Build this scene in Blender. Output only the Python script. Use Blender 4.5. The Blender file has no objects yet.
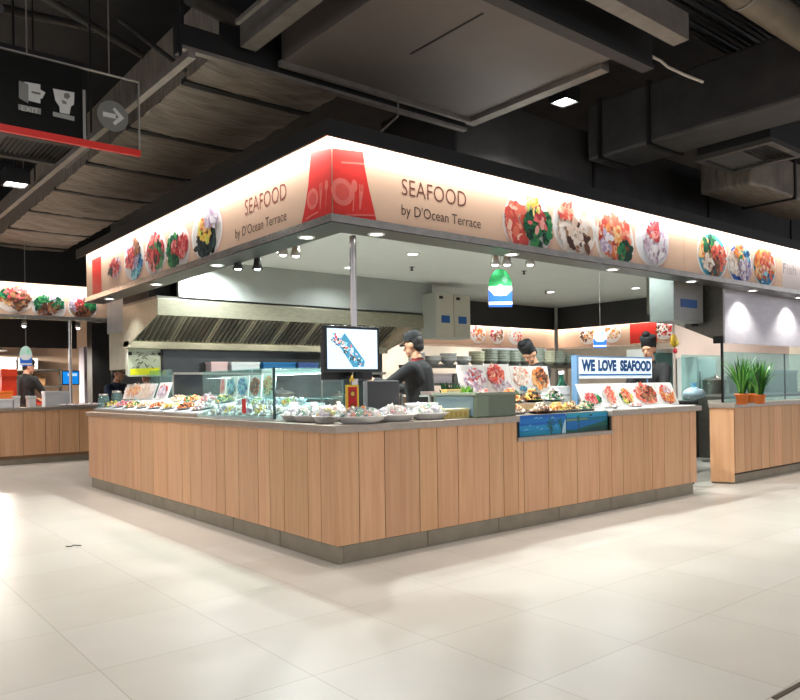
import bpy, math, random
from mathutils import Matrix, Vector, Euler
sc = bpy.context.scene
COL = sc.collection
R = math.radians
PI = math.pi

# ------------------------------------------------------------------ camera
ROLL = math.atan(0.01523); CR, SR = math.cos(ROLL), math.sin(ROLL)
FPX, TH = 733.3, R(39.2)
PX, PY = 400.0, 386.2
CAM = Vector((-2.835, -4.179, 1.22))
RIGHT = Vector((math.cos(TH), -math.sin(TH), 0)); FWD = Vector((math.sin(TH), math.cos(TH), 0)); UP = Vector((0, 0, 1))
cam_r = RIGHT * CR - UP * SR
cam_u = RIGHT * SR + UP * CR
cd = bpy.data.cameras.new('camera'); cam = bpy.data.objects.new('camera', cd); COL.objects.link(cam)
cam.matrix_world = Matrix(((cam_r.x, cam_u.x, -FWD.x, CAM.x), (cam_r.y, cam_u.y, -FWD.y, CAM.y), (cam_r.z, cam_u.z, -FWD.z, CAM.z), (0, 0, 0, 1)))
cd.sensor_width = 36; cd.lens = FPX / 800 * 36; cd.shift_y = (PY - 350) / 800; cd.clip_end = 200
sc.camera = cam

# ------------------------------------------------------------------ world and exposure
w = bpy.data.worlds.new('hall_air'); sc.world = w; w.use_nodes = True
w.node_tree.nodes['Background'].inputs[0].default_value = (0.9, 0.92, 1, 1)
w.node_tree.nodes['Background'].inputs[1].default_value = 0.9
sc.view_settings.view_transform = 'Standard'; sc.view_settings.look = 'None'
sc.view_settings.exposure = 0.0; sc.view_settings.gamma = 1; sc.view_settings.use_curve_mapping = False
sc.cycles.use_denoising = True
sc.cycles.max_bounces = 8; sc.cycles.sample_clamp_indirect = 6.0; sc.cycles.caustics_reflective = False; sc.cycles.caustics_refractive = False

HALL_W = 32     # watts of one hall ceiling lamp
COVE_W = 6      # watts per metre of the sign cove strips
SPOT_W = 52      # watts of one soffit downlight
ROOM_W = 150      # watts of one kitchen ceiling downlight

def area_light(name, loc, sx, sy, power, direction=(0, 0, -1), color=(1, .97, .92), spread=180, parent=None, xdir=None):
    l = bpy.data.lights.new(name, 'AREA'); l.shape = 'RECTANGLE'; l.size = sx; l.size_y = sy; l.energy = power; l.color = color; l.spread = R(spread)
    o = bpy.data.objects.new(name, l); COL.objects.link(o)
    z = -Vector(direction).normalized()
    x = Vector(xdir if xdir else (1, 0, 0)); x = (x - z * x.dot(z)).normalized(); y = z.cross(x)
    o.matrix_world = Matrix(((x.x, y.x, z.x, loc[0]), (x.y, y.y, z.y, loc[1]), (x.z, y.z, z.z, loc[2]), (0, 0, 0, 1)))
    return o
def spot_light(name, loc, power, angle=110, blend=.6, color=(1, .97, .93), direction=(0, 0, -1), rad=.03):
    l = bpy.data.lights.new(name, 'SPOT'); l.energy = power; l.spot_size = R(angle); l.spot_blend = blend; l.color = color; l.shadow_soft_size = rad
    o = bpy.data.objects.new(name, l); COL.objects.link(o)
    o.rotation_euler = Vector(direction).to_track_quat('-Z', 'Y').to_euler(); o.location = loc
    return o

# large area lamps: the sign coves (strip lights behind the black valance) and the hall's ceiling panels, most of them added out of view
area_light('cove_strip', (-.06, 2.77, 2.955), 5.62, .05, COVE_W * 5.5, (.55, 0, -1), (1, .98, .95), 150, xdir=(0, 1, 0))
area_light('cove_strip', (4.65, -.06, 2.955), 9.38, .05, COVE_W * 9.2, (0, .55, -1), (1, .98, .95), 150, xdir=(1, 0, 0))
area_light('cove_strip', (-1.8, 9.32, 3.06), 6.2, .05, COVE_W * 6.2, (0, .55, -1), (1, .98, .95), 150, xdir=(1, 0, 0))
HALL_LAMPS = [(2.62, .06, 3.8, 1), (-1.35, 2.98, 3.05, .6), (-1.3, 8.0, 3.5, 1), (-2.2, -1.9, 3.8, .75), (1.2, -3.0, 3.8, .7), (4.2, -3.2, 3.8, .7), (7.1, -2.6, 3.8, .5), (10.2, -2.3, 3.8, .8), (-4.2, .8, 3.8, .75), (-4.2, 3.8, 3.8, .6), (-4.6, 7.2, 3.8, .8),
              (-4.4, -4.0, 3.8, .8), (-1.0, -6.2, 3.8, .8), (2.4, -6.6, 3.8, .8), (6.2, -6.0, 3.8, .8), (13.5, -1.5, 3.8, 1)]  # after the third: unseen lamps added overhead to light the aisles

# ------------------------------------------------------------------ pixel -> world on a plane (all coordinates below are world metres)
def ray(x, y):
    dx, dy = x - PX, -(y - PY)
    u, v = dx * CR + dy * SR, -dx * SR + dy * CR
    return RIGHT * (u / FPX) + FWD + UP * (v / FPX)
def onX(x, y, X): r = ray(x, y); return CAM + r * ((X - CAM.x) / r.x)
def onY(x, y, Y): r = ray(x, y); return CAM + r * ((Y - CAM.y) / r.y)
def onZ(x, y, Z): r = ray(x, y); return CAM + r * ((Z - CAM.z) / r.z)
def onD(x, y, D): return CAM + ray(x, y) * D

# ------------------------------------------------------------------ colours and materials
def C(r, g, b):
    f = lambda c: (c / 255 / 12.92) if c <= 10 else ((c / 255 + .055) / 1.055) ** 2.4
    return (f(r), f(g), f(b))
MATS = {}
def mat(name, col, rough=.5, metal=0, noise=0, scale=8, stretch=(1, 1, 1), bump=0, spec=.5, emit=0, coat=0):
    if name in MATS: return MATS[name]
    m = bpy.data.materials.new(name); m.use_nodes = True; MATS[name] = m
    nt = m.node_tree; b = nt.nodes['Principled BSDF']
    b.inputs['Base Color'].default_value = (*col, 1); b.inputs['Roughness'].default_value = rough; b.inputs['Metallic'].default_value = metal
    b.inputs['Specular IOR Level'].default_value = spec; b.inputs['Coat Weight'].default_value = coat
    if emit: b.inputs['Emission Color'].default_value = (*col, 1); b.inputs['Emission Strength'].default_value = emit
    if noise or bump:
        tc = nt.nodes.new('ShaderNodeTexCoord'); mp = nt.nodes.new('ShaderNodeMapping'); n = nt.nodes.new('ShaderNodeTexNoise')
        mp.inputs['Scale'].default_value = stretch; n.inputs['Scale'].default_value = scale; n.inputs['Detail'].default_value = 5
        nt.links.new(tc.outputs['Object'], mp.inputs[0]); nt.links.new(mp.outputs[0], n.inputs['Vector'])
        if noise:
            rp = nt.nodes.new('ShaderNodeMapRange'); rp.inputs['From Min'].default_value = .3; rp.inputs['From Max'].default_value = .7
            rp.inputs['To Min'].default_value = 1 - noise; rp.inputs['To Max'].default_value = 1 + noise
            mx = nt.nodes.new('ShaderNodeMix'); mx.data_type = 'RGBA'; mx.blend_type = 'MULTIPLY'; mx.inputs['Factor'].default_value = 1
            mx.inputs[6].default_value = (*col, 1)
            nt.links.new(n.outputs['Fac'], rp.inputs['Value']); nt.links.new(rp.outputs[0], mx.inputs[7]); nt.links.new(mx.outputs[2], b.inputs['Base Color'])
        if bump:
            bp = nt.nodes.new('ShaderNodeBump'); bp.inputs['Strength'].default_value = bump; bp.inputs['Distance'].default_value = .02
            nt.links.new(n.outputs['Fac'], bp.inputs['Height']); nt.links.new(bp.outputs[0], b.inputs['Normal'])
    return m
def colmat(name, rough=.5, spec=.5, emit=0, coat=0, grain=.06, gscale=60):
    """a material whose colour is the printed / natural colour stored on the mesh's faces, with fine procedural grain"""
    m = bpy.data.materials.new(name); m.use_nodes = True; nt = m.node_tree; b = nt.nodes['Principled BSDF']
    a = nt.nodes.new('ShaderNodeAttribute'); a.attribute_name = 'Col'
    tc = nt.nodes.new('ShaderNodeTexCoord'); n = nt.nodes.new('ShaderNodeTexNoise'); n.inputs['Scale'].default_value = gscale
    rp = nt.nodes.new('ShaderNodeMapRange'); rp.inputs['To Min'].default_value = 1 - grain * 2; rp.inputs['To Max'].default_value = 1 + grain * 2
    mx = nt.nodes.new('ShaderNodeMix'); mx.data_type = 'RGBA'; mx.blend_type = 'MULTIPLY'; mx.inputs['Factor'].default_value = 1
    nt.links.new(tc.outputs['Object'], n.inputs['Vector']); nt.links.new(n.outputs['Fac'], rp.inputs['Value'])
    nt.links.new(a.outputs['Color'], mx.inputs[6]); nt.links.new(rp.outputs[0], mx.inputs[7])
    nt.links.new(mx.outputs[2], b.inputs['Base Color'])
    b.inputs['Roughness'].default_value = rough; b.inputs['Specular IOR Level'].default_value = spec; b.inputs['Coat Weight'].default_value = coat
    if emit: nt.links.new(mx.outputs[2], b.inputs['Emission Color']); b.inputs['Emission Strength'].default_value = emit
    MATS[name] = m; return m
def glassmat(name, tint=(.9, .97, .97), refl=.08, alpha=.1):
    m = bpy.data.materials.new(name); m.use_nodes = True; nt = m.node_tree; nt.nodes.clear()
    out = nt.nodes.new('ShaderNodeOutputMaterial'); t = nt.nodes.new('ShaderNodeBsdfTransparent'); g = nt.nodes.new('ShaderNodeBsdfGlossy'); d = nt.nodes.new('ShaderNodeBsdfDiffuse')
    t.inputs[0].default_value = (*tint, 1); g.inputs['Roughness'].default_value = .02; d.inputs[0].default_value = (tint[0] * .8, tint[1] * .9, tint[2] * .9, 1)
    fr = nt.nodes.new('ShaderNodeFresnel'); fr.inputs[0].default_value = 1.35
    ge = nt.nodes.new('ShaderNodeNewGeometry'); iv = nt.nodes.new('ShaderNodeMath'); iv.operation = 'SUBTRACT'; iv.inputs[0].default_value = 1; ml = nt.nodes.new('ShaderNodeMath'); ml.operation = 'MULTIPLY'
    nt.links.new(ge.outputs['Backfacing'], iv.inputs[1]); nt.links.new(fr.outputs[0], ml.inputs[0]); nt.links.new(iv.outputs[0], ml.inputs[1])
    m1 = nt.nodes.new('ShaderNodeMixShader'); m2 = nt.nodes.new('ShaderNodeMixShader'); m1.inputs[0].default_value = alpha
    nt.links.new(t.outputs[0], m1.inputs[1]); nt.links.new(d.outputs[0], m1.inputs[2])
    nt.links.new(ml.outputs[0], m2.inputs[0]); nt.links.new(m1.outputs[0], m2.inputs[1]); nt.links.new(g.outputs[0], m2.inputs[2])
    nt.links.new(m2.outputs[0], out.inputs[0]); MATS[name] = m; return m

STEEL = mat('brushed_steel', C(190, 185, 178), .32, .9, .08, 30, (1, 1, 12))
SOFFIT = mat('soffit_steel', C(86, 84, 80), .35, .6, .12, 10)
STEEL_D = mat('dark_steel', C(120, 116, 108), .38, .85, .12, 14)
STEEL_S = mat('band_steel', C(214, 208, 200), .24, .8, .1, 10)
STEEL_HOOD = mat('hood_steel', C(168, 164, 144), .34, .6, .12, 10, (1, 1, 4))
SLAB = mat('counter_steel', C(182, 168, 154), .3, .55, .08, 20, spec=.6)
KICK = mat('kick_tile', C(146, 136, 118), .5, 0, .12, 7)
BLACK = mat('black_paint', C(26, 25, 24), .55, 0, .15, 6)
BLACK_M = mat('black_metal', C(34, 33, 33), .4, .3, .1, 12)
CEIL = mat('dark_slab_paint', C(38, 37, 37), .85, 0, .25, 3)
WHITE = mat('white_paint', C(236, 234, 230), .45, 0, .02, 6)
OFFW = mat('offwhite_plaster', C(214, 212, 206), .7, 0, .03, 4)
GREYP = mat('grey_panel', C(176, 178, 172), .5, 0, .03, 4)
CERAM = mat('white_ceramic', C(240, 240, 238), .18, 0, .02, 10, spec=.6)
ICE = mat('ice_white', C(238, 242, 244), .5, 0, .04, 40, bump=.5)
PLASTIC_K = mat('black_plastic', C(30, 31, 34), .35, 0, .08, 20)
SCREEN_LIT = colmat('screen_lit', .3, .3, emit=1.0, grain=.01)
PRINT = colmat('print', .45, .4, grain=.05, gscale=40)
FOOD = colmat('food', .38, .5, coat=.15, grain=.12, gscale=90)
CLOTH = colmat('cloth', .85, .2, grain=.08, gscale=120)
SKIN = colmat('skin_tone', .5, .35, grain=.03, gscale=50)
GLASS = glassmat('clear_glass', (.93, .985, .975), alpha=.05)
TEAL = glassmat('teal_glass', (.74, .93, .92), alpha=.16)
SIGNGLASS = glassmat('sign_acrylic', (.86, .86, .84), alpha=.004)
WRAP = glassmat('cling_film', (.97, .97, .97), alpha=.26)
LAMP = mat('lamp_lens', (1, .98, .94), .4, emit=9)
LAMP_S = mat('strip_lens', (1, .98, .95), .4, emit=6)
DUCT = mat('duct_wrap', C(128, 117, 105), .5, 0, .35, 4, (1, 6, 1), bump=.9)
DUCT_F = mat('duct_board', C(106, 97, 91), .5, .1, .1, 1.5)
GALV = mat('galvanised', C(136, 128, 120), .45, .5, .15, 10)
DIFF = mat('diffuser_grey', C(72, 69, 65), .5, .2, .1, 10)

def wood_material():
    m = bpy.data.materials.new('oak_planks'); m.use_nodes = True; nt = m.node_tree; b = nt.nodes['Principled BSDF']
    a = nt.nodes.new('ShaderNodeAttribute'); a.attribute_name = 'Col'
    tc = nt.nodes.new('ShaderNodeTexCoord'); mp = nt.nodes.new('ShaderNodeMapping'); mp.inputs['Scale'].default_value = (16, 16, .8)
    ad = nt.nodes.new('ShaderNodeVectorMath'); ad.operation = 'ADD'
    sp = nt.nodes.new('ShaderNodeVectorMath'); sp.operation = 'MULTIPLY'; sp.inputs[1].default_value = (40, 40, 40)
    n = nt.nodes.new('ShaderNodeTexNoise'); n.inputs['Scale'].default_value = 1.6; n.inputs['Detail'].default_value = 6; n.inputs['Distortion'].default_value = .6
    rp = nt.nodes.new('ShaderNodeValToRGB'); e = rp.color_ramp.elements
    e[0].position = .25; e[0].color = (*C(218, 164, 124), 1); e[1].position = .78; e[1].color = (*C(236, 190, 148), 1)
    mx = nt.nodes.new('ShaderNodeMix'); mx.data_type = 'RGBA'; mx.blend_type = 'MULTIPLY'; mx.inputs['Factor'].default_value = 1
    nt.links.new(tc.outputs['Object'], mp.inputs[0]); nt.links.new(a.outputs['Color'], sp.inputs[0]); nt.links.new(mp.outputs[0], ad.inputs[0]); nt.links.new(sp.outputs[0], ad.inputs[1])
    nt.links.new(ad.outputs[0], n.inputs['Vector']); nt.links.new(n.outputs['Fac'], rp.inputs[0])
    nt.links.new(rp.outputs[0], mx.inputs[6]); nt.links.new(a.outputs['Color'], mx.inputs[7]); nt.links.new(mx.outputs[2], b.inputs['Base Color'])
    b.inputs['Roughness'].default_value = .48; b.inputs['Specular IOR Level'].default_value = .35
    MATS['oak_planks'] = m; return m
WOOD = wood_material()

def floor_material():
    m = bpy.data.materials.new('floor_tile'); m.use_nodes = True; nt = m.node_tree; b = nt.nodes['Principled BSDF']
    tc = nt.nodes.new('ShaderNodeTexCoord'); mp = nt.nodes.new('ShaderNodeMapping'); mp.inputs['Location'].default_value = (1.173 + .67 * 30, .18 + .675 * 30, 0)
    br = nt.nodes.new('ShaderNodeTexBrick'); br.offset = 0; br.squash = 1
    br.inputs['Scale'].default_value = 1; br.inputs['Brick Width'].default_value = .67; br.inputs['Row Height'].default_value = .675
    br.inputs['Mortar Size'].default_value = .0022; br.inputs['Mortar Smooth'].default_value = .2; br.inputs['Bias'].default_value = 0
    br.inputs['Color1'].default_value = (*C(198, 191, 181), 1); br.inputs['Color2'].default_value = (*C(193, 185, 173), 1); br.inputs['Mortar'].default_value = (*C(160, 150, 138), 1)
    n = nt.nodes.new('ShaderNodeTexNoise'); n.inputs['Scale'].default_value = 2.2; n.inputs['Detail'].default_value = 6
    rp = nt.nodes.new('ShaderNodeMapRange'); rp.inputs['From Min'].default_value = .3; rp.inputs['From Max'].default_value = .7; rp.inputs['To Min'].default_value = .95; rp.inputs['To Max'].default_value = 1.05
    mx = nt.nodes.new('ShaderNodeMix'); mx.data_type = 'RGBA'; mx.blend_type = 'MULTIPLY'; mx.inputs['Factor'].default_value = 1
    nt.links.new(tc.outputs['Object'], mp.inputs[0]); nt.links.new(mp.outputs[0], br.inputs['Vector']); nt.links.new(tc.outputs['Object'], n.inputs['Vector'])
    nt.links.new(n.outputs['Fac'], rp.inputs['Value']); nt.links.new(br.outputs['Color'], mx.inputs[6]); nt.links.new(rp.outputs[0], mx.inputs[7]); nt.links.new(mx.outputs[2], b.inputs['Base Color'])
    r2 = nt.nodes.new('ShaderNodeMapRange'); r2.inputs['To Min'].default_value = .3; r2.inputs['To Max'].default_value = .42
    nt.links.new(n.outputs['Fac'], r2.inputs['Value']); nt.links.new(r2.outputs[0], b.inputs['Roughness']); b.inputs['Specular IOR Level'].default_value = .45
    return m
FLOOR = floor_material()

# ------------------------------------------------------------------ mesh builder
class MB:
    def __init__(s): s.v = []; s.f = []; s.m = []; s.c = []; s.s = []
    def add(s, vs, fs, mi=0, col=(1, 1, 1), smooth=False, M=None):
        o = len(s.v); s.v += [(M @ Vector(p)) if M is not None else Vector(p) for p in vs]
        for f in fs: s.f.append([i + o for i in f]); s.m.append(mi); s.c.append(col); s.s.append(smooth)
        return s
    def box(s, x0, x1, y0, y1, z0, z1, mi=0, col=(1, 1, 1), M=None):
        return s.add([(x0, y0, z0), (x1, y0, z0), (x1, y1, z0), (x0, y1, z0), (x0, y0, z1), (x1, y0, z1), (x1, y1, z1), (x0, y1, z1)],
                     [(0, 3, 2, 1), (4, 5, 6, 7), (0, 1, 5, 4), (1, 2, 6, 5), (2, 3, 7, 6), (3, 0, 4, 7)], mi, col, M=M)
    def prism(s, poly, z0, z1, mi=0, col=(1, 1, 1), M=None):
        n = len(poly); vs = [(x, y, z0) for x, y in poly] + [(x, y, z1) for x, y in poly]
        fs = [tuple(range(n - 1, -1, -1)), tuple(range(n, 2 * n))] + [(i, (i + 1) % n, n + (i + 1) % n, n + i) for i in range(n)]
        return s.add(vs, fs, mi, col, M=M)
    def bar(s, p0, p1, w, h, mi=0, col=(1, 1, 1)):
        p0, p1 = Vector(p0), Vector(p1); d = (p1 - p0); L = d.length; d.normalize()
        side = d.cross(UP); side = side.normalized() if side.length > 1e-4 else Vector((1, 0, 0)); u = side.cross(d)
        M = Matrix(((d.x, side.x, u.x, p0.x), (d.y, side.y, u.y, p0.y), (d.z, side.z, u.z, p0.z), (0, 0, 0, 1)))
        return s.box(0, L, -w / 2, w / 2, -h / 2, h / 2, mi, col, M)
    def tube(s, pts, r, n=8, mi=0, col=(1, 1, 1), caps=True):
        pts = [Vector(p) for p in pts]; rr = r if isinstance(r, (list, tuple)) else [r] * len(pts); vs = []
        for i, p in enumerate(pts):
            d = (pts[min(i + 1, len(pts) - 1)] - pts[max(i - 1, 0)]).normalized()
            a = d.cross(UP); a = a.normalized() if a.length > 1e-3 else Vector((1, 0, 0)); b = a.cross(d)
            vs += [p + (a * math.cos(2 * PI * k / n) + b * math.sin(2 * PI * k / n)) * rr[i] for k in range(n)]
        fs = [(i * n + k, i * n + (k + 1) % n, (i + 1) * n + (k + 1) % n, (i + 1) * n + k) for i in range(len(pts) - 1) for k in range(n)]
        s.add(vs, fs, mi, col, True)
        if caps: s.add([vs[k] for k in range(n)], [tuple(range(n))], mi, col); s.add([vs[-n + k] for k in range(n)], [tuple(range(n - 1, -1, -1))], mi, col)
        return s
    def lathe(s, prof, n=20, mi=0, col=(1, 1, 1), M=None, sx=1, sy=1, smooth=True):
        vs = [(r * math.cos(2 * PI * k / n) * sx, r * math.sin(2 * PI * k / n) * sy, z) for r, z in prof for k in range(n)]
        fs = [(i * n + k, i * n + (k + 1) % n, (i + 1) * n + (k + 1) % n, (i + 1) * n + k) for i in range(len(prof) - 1) for k in range(n)]
        return s.add(vs, fs, mi, col, smooth, M)
    def ell(s, c, r, mi=0, col=(1, 1, 1), M=None, nu=10, nv=6, jit=0, rng=None):
        vs = [(0, 0, -1)]; 
        for i in range(1, nv):
            t = -PI / 2 + PI * i / nv
            for k in range(nu): a = 2 * PI * k / nu; vs.append((math.cos(t) * math.cos(a), math.cos(t) * math.sin(a), math.sin(t)))
        vs.append((0, 0, 1)); rx, ry, rz = r if isinstance(r, (tuple, list)) else (r, r, r)
        if jit: vs = [tuple(q * (1 + rng.uniform(-jit, jit)) for q in p) for p in vs]
        vs = [(p[0] * rx, p[1] * ry, p[2] * rz) for p in vs]
        T = Matrix.Translation(c); T = (T @ M) if M is not None else T
        fs = [(0, 1 + (k + 1) % nu, 1 + k) for k in range(nu)]
        for i in range(nv - 2): fs += [(1 + i * nu + k, 1 + i * nu + (k + 1) % nu, 1 + (i + 1) * nu + (k + 1) % nu, 1 + (i + 1) * nu + k) for k in range(nu)]
        L = len(vs) - 1; fs += [(L, 1 + (nv - 2) * nu + k, 1 + (nv - 2) * nu + (k + 1) % nu) for k in range(nu)]
        return s.add(vs, fs, mi, col, True, T)
    def poly(s, pts, mi=0, col=(1, 1, 1)): return s.add(pts, [tuple(range(len(pts)))], mi, col)
    def build(s, name, mats, parent=None, bevel=0, local=False):
        me = bpy.data.meshes.new(name); vs = s.v
        if parent is not None and not local: I = WM[parent.name].inverted(); vs = [I @ v for v in vs]
        me.from_pydata([tuple(v) for v in vs], [], s.f)
        for m in (mats if isinstance(mats, (list, tuple)) else [mats]): me.materials.append(m)
        me.polygons.foreach_set('material_index', s.m); me.polygons.foreach_set('use_smooth', s.s)
        a = me.color_attributes.new('Col', 'FLOAT_COLOR', 'CORNER'); d = []
        for f, c in zip(s.f, s.c): d += [c[0], c[1], c[2], 1.0] * len(f)
        a.data.foreach_set('color', d); me.update()
        o = bpy.data.objects.new(name, me); COL.objects.link(o)
        if parent is not None: o.parent = parent; WM[o.name] = WM[parent.name]
        else: WM[o.name] = Matrix()
        if bevel:
            b = o.modifiers.new('edge', 'BEVEL'); b.width = bevel; b.segments = 2; b.limit_method = 'ANGLE'; b.harden_normals = False
        return o
WM = {}
def tag(o, label, cat, group=None, kind=None):
    if label: o['label'] = label
    if cat: o['category'] = cat
    if group: o['group'] = group
    if kind: o['kind'] = kind
    return o
def thing(name, label, cat, loc=(0, 0, 0), rz=0, group=None, M=None):
    o = bpy.data.objects.new(name, None); COL.objects.link(o); o.empty_display_size = .1
    m = M if M is not None else Matrix.Translation(loc) @ Matrix.Rotation(rz, 4, 'Z')
    o.matrix_world = m; WM[o.name] = m.copy()
    return tag(o, label, cat, group)
def struct(name, mb, mats, parent=None, bevel=0):
    o = mb.build(name, mats, parent, bevel)
    if parent is None: o['kind'] = 'structure'
    return o
def dup(root, M, label=None, group=None):
    r = root.copy(); COL.objects.link(r); r.matrix_world = M; WM[r.name] = M.copy()
    if label: r['label'] = label
    if group: r['group'] = group
    for ch in list(root.children):
        c = ch.copy(); COL.objects.link(c); c.parent = r
        for g in list(ch.children): d = g.copy(); COL.objects.link(d); d.parent = c
    return r
def TR(x, y, z, rz=0, s=1): return Matrix.Translation((x, y, z)) @ Matrix.Rotation(rz, 4, 'Z') @ Matrix.Scale(s, 4)

# a frame on a flat print: origin o, unit u (reading direction), v (up), n (out of the surface)
class Frame:
    def __init__(s, o, u, v): s.o = Vector(o); s.u = Vector(u).normalized(); s.v = Vector(v).normalized(); s.n = s.u.cross(s.v)
    vmin = -1e9
    def p(s, a, b, h=0): b = max(b, s.vmin); return s.o + s.u * a + s.v * b + s.n * h
def text_into(mb, txt, fr, a, b, width, height, mi=0, col=(0, 0, 0), h=.002, depth=.0015, bold=0, spacing=1.0):
    cu = bpy.data.curves.new('lettering', 'FONT'); cu.body = txt; cu.size = 1; cu.offset = bold; cu.space_character = spacing; cu.resolution_u = 3
    o = bpy.data.objects.new('lettering', cu); COL.objects.link(o)
    dg = bpy.context.evaluated_depsgraph_get(); dg.update(); me = bpy.data.meshes.new_from_object(o.evaluated_get(dg))
    xs = [v.co.x for v in me.vertices]; ys = [v.co.y for v in me.vertices]; x0, x1, y0, y1 = min(xs), max(xs), min(ys), max(ys)
    kx = width / (x1 - x0); ky = height / (y1 - y0)
    vs = [fr.p(a + (v.co.x - x0) * kx, b + (v.co.y - y0) * ky, h) for v in me.vertices]
    mb.add(vs, [tuple(p.vertices) for p in me.polygons], mi, col)
    bpy.data.objects.remove(o); bpy.data.curves.remove(cu); bpy.data.meshes.remove(me)
def blob(fr, a, b, ra, rb, rot, h, rng, n=8, jag=.25):
    pts = []
    for k in range(n):
        t = 2 * PI * k / n; q = 1 + rng.uniform(-jag, jag); x, y = ra * q * math.cos(t), rb * q * math.sin(t)
        pts.append(fr.p(a + x * math.cos(rot) - y * math.sin(rot), b + x * math.sin(rot) + y * math.cos(rot), h))
    return pts
PAL = dict(
    prawn=[C(236, 120, 96), C(245, 160, 132), C(226, 92, 76), C(250, 200, 176), C(214, 80, 70)],
    green=[C(24, 92, 60), C(40, 128, 78), C(16, 60, 46), C(70, 150, 84)],
    beef=[C(200, 70, 74), C(226, 110, 106), C(180, 48, 56), C(240, 170, 160)],
    pale=[C(236, 214, 196), C(246, 232, 218), C(224, 192, 168), C(250, 240, 232)],
    orange=[C(240, 150, 84), C(250, 180, 110), C(226, 116, 60), C(248, 206, 150)],
    squid=[C(236, 226, 232), C(214, 196, 210), C(248, 244, 246), C(180, 150, 166)],
    dark=[C(30, 44, 46), C(40, 62, 62), C(20, 30, 34), C(56, 84, 80)],
    lilac=[C(200, 180, 204), C(226, 212, 224), C(176, 152, 180), C(240, 232, 238)],
    blue=[C(40, 120, 170), C(90, 180, 200), C(30, 90, 140), C(150, 210, 220)],
    yellow=[C(240, 200, 90), C(250, 222, 140), C(226, 170, 60), C(200, 210, 90)],
    tan=[C(206, 168, 120), C(226, 196, 150), C(186, 140, 92), C(238, 218, 180)],
    brown=[C(110, 70, 50), C(140, 90, 62), C(80, 48, 36), C(170, 120, 84)])
def food_print(mb, fr, a, b, ra, rb, zones, seed, rim=C(246, 240, 234), bed=C(244, 240, 236), shade=C(232, 186, 166), back=None, count=60, plate=True):
    """a printed dish: plate rim, bed and many food flecks; zones = [(palette, da, db, spread, share)] in plate radii"""
    rng = random.Random(seed); h = .0008; n = 36
    el = lambda ka, kb, da, db, hh: [fr.p(a + da + ka * math.cos(2 * PI * k / n), b + db + kb * math.sin(2 * PI * k / n), hh) for k in range(n)]
    if plate:
        if shade: mb.poly(el(ra * 1.04, rb * 1.03, ra * .05, -rb * .04, h), 0, shade)
        mb.poly(el(ra, rb, 0, 0, h * 2), 0, rim); mb.poly(el(ra * .9, rb * .92, 0, 0, h * 2.6), 0, back or bed)
    k = 0
    for pal, da, db, sp, share in zones:
        sp *= 1.28
        for _ in range(int(count * share)):
            t = rng.uniform(0, 2 * PI); q = math.sqrt(rng.random()) * sp
            x, y = da + q * math.cos(t), db + q * math.sin(t)
            L = math.hypot(x, y)
            if L > .83: x *= .83 / L; y *= .83 / L
            s = rng.uniform(.08, .22) * (sp ** .4)
            k += 1
            mb.poly(blob(fr, a + x * ra, b + y * rb, ra * s, rb * s * rng.uniform(.5, 1), rng.uniform(0, PI), h * 3.2 + k * .00006, rng), 0, rng.choice(PAL[pal]))
# ================================================================== SETTING
struct('floor', MB().box(-14, 24, -14, 22, -.1, 0), FLOOR)
struct('ceiling', MB().box(-14, 24, -14, 22, 5.0, 5.1), CEIL)
struct('wall_back', MB().box(-14, 24, 22, 22.1, 0, 5), OFFW)

# ---- kitchen ceiling (the stall's own dropped ceiling) and the black valance over the signs
struct('ceiling_kitchen', MB().box(.16, 9.42, .16, 5.66, 2.8, 2.84), mat('kitchen_ceiling', C(216, 219, 216), .6, 0, .02, 3))
v = MB()
v.box(-.12, .14, -.12, 5.62, 2.965, 3.01); v.box(-.12, -.105, -.12, 5.62, 2.895, 2.965)
v.box(.14, 9.4, -.12, .14, 2.965, 3.01); v.box(-.105, 9.4, -.12, -.105, 2.895, 2.965)
struct('trim_1', v, BLACK)
struct('trim_2', MB().box(9.36, 9.4, .2, 5.66, 2.345, 2.8).box(.5, 9.36, 5.62, 5.66, 2.345, 2.8), mat('dark_bulkhead', C(58, 57, 56), .6, 0, .06, 3))

# ================================================================== COUNTERS
def planks(mb, edges, z0, z1, axis, face, depth=.018, seed=1):
    rng = random.Random(seed)
    for a, b in zip(edges[:-1], edges[1:]):
        k = rng.uniform(.9, 1.06); col = (k, k * rng.uniform(.97, 1.01), k * rng.uniform(.93, 1.0)); g = .0036
        if axis == 'y': mb.box(face, face + depth, a + g, b - g, z0, z1, 0, col)
        else: mb.box(a + g, b - g, face, face + depth, z0, z1, 0, col)
GROOVE = mat('groove_backing', C(70, 48, 34), .7)  # dark brown board showing in the joints between planks
BODY = mat('cabinet_board', C(150, 112, 80), .6, 0, .06, 8)

edges_l = sorted([0.0, .2, .37, .71, .93, 1.12, 1.46, 1.72, 1.89, 2.2, 2.45, 2.64, 3.01, 3.39, 3.76, 3.99, 4.27, 4.54, 4.76, 5.06, 5.29, 5.62])
edges_r = [0.0, .19, .42, .75, .93, 1.15, 1.5, 1.67, 1.85]
edges_n = [1.85, 1.92, 2.24, 2.65, 2.98, 3.18]
edges_e = [3.18, 3.37, 3.73, 3.88, 4.11, 4.46, 4.61, 4.75]

ct = thing('serving_counter', 'long oak plank counter on the left face of the seafood stall, without any gap', 'counter', (0, 2.8, 0))
m = MB(); planks(m, edges_l, .125, .90, 'y', 0, seed=3); m.build('plank_panel', WOOD, ct)
MB().box(.02, .06, .04, 5.58, .1, .9).build('backing_board', GROOVE, ct)
MB().box(.06, .74, .78, 5.58, .1, .9).build('cabinet_body', BODY, ct)
m = MB(); 
for i in range(7): m.box(.006, .05, .006 + .79 * i, .006 + .79 * (i + 1) - .006, 0, .122)
m.build('kick_strip', KICK, ct, bevel=.003)

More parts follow.
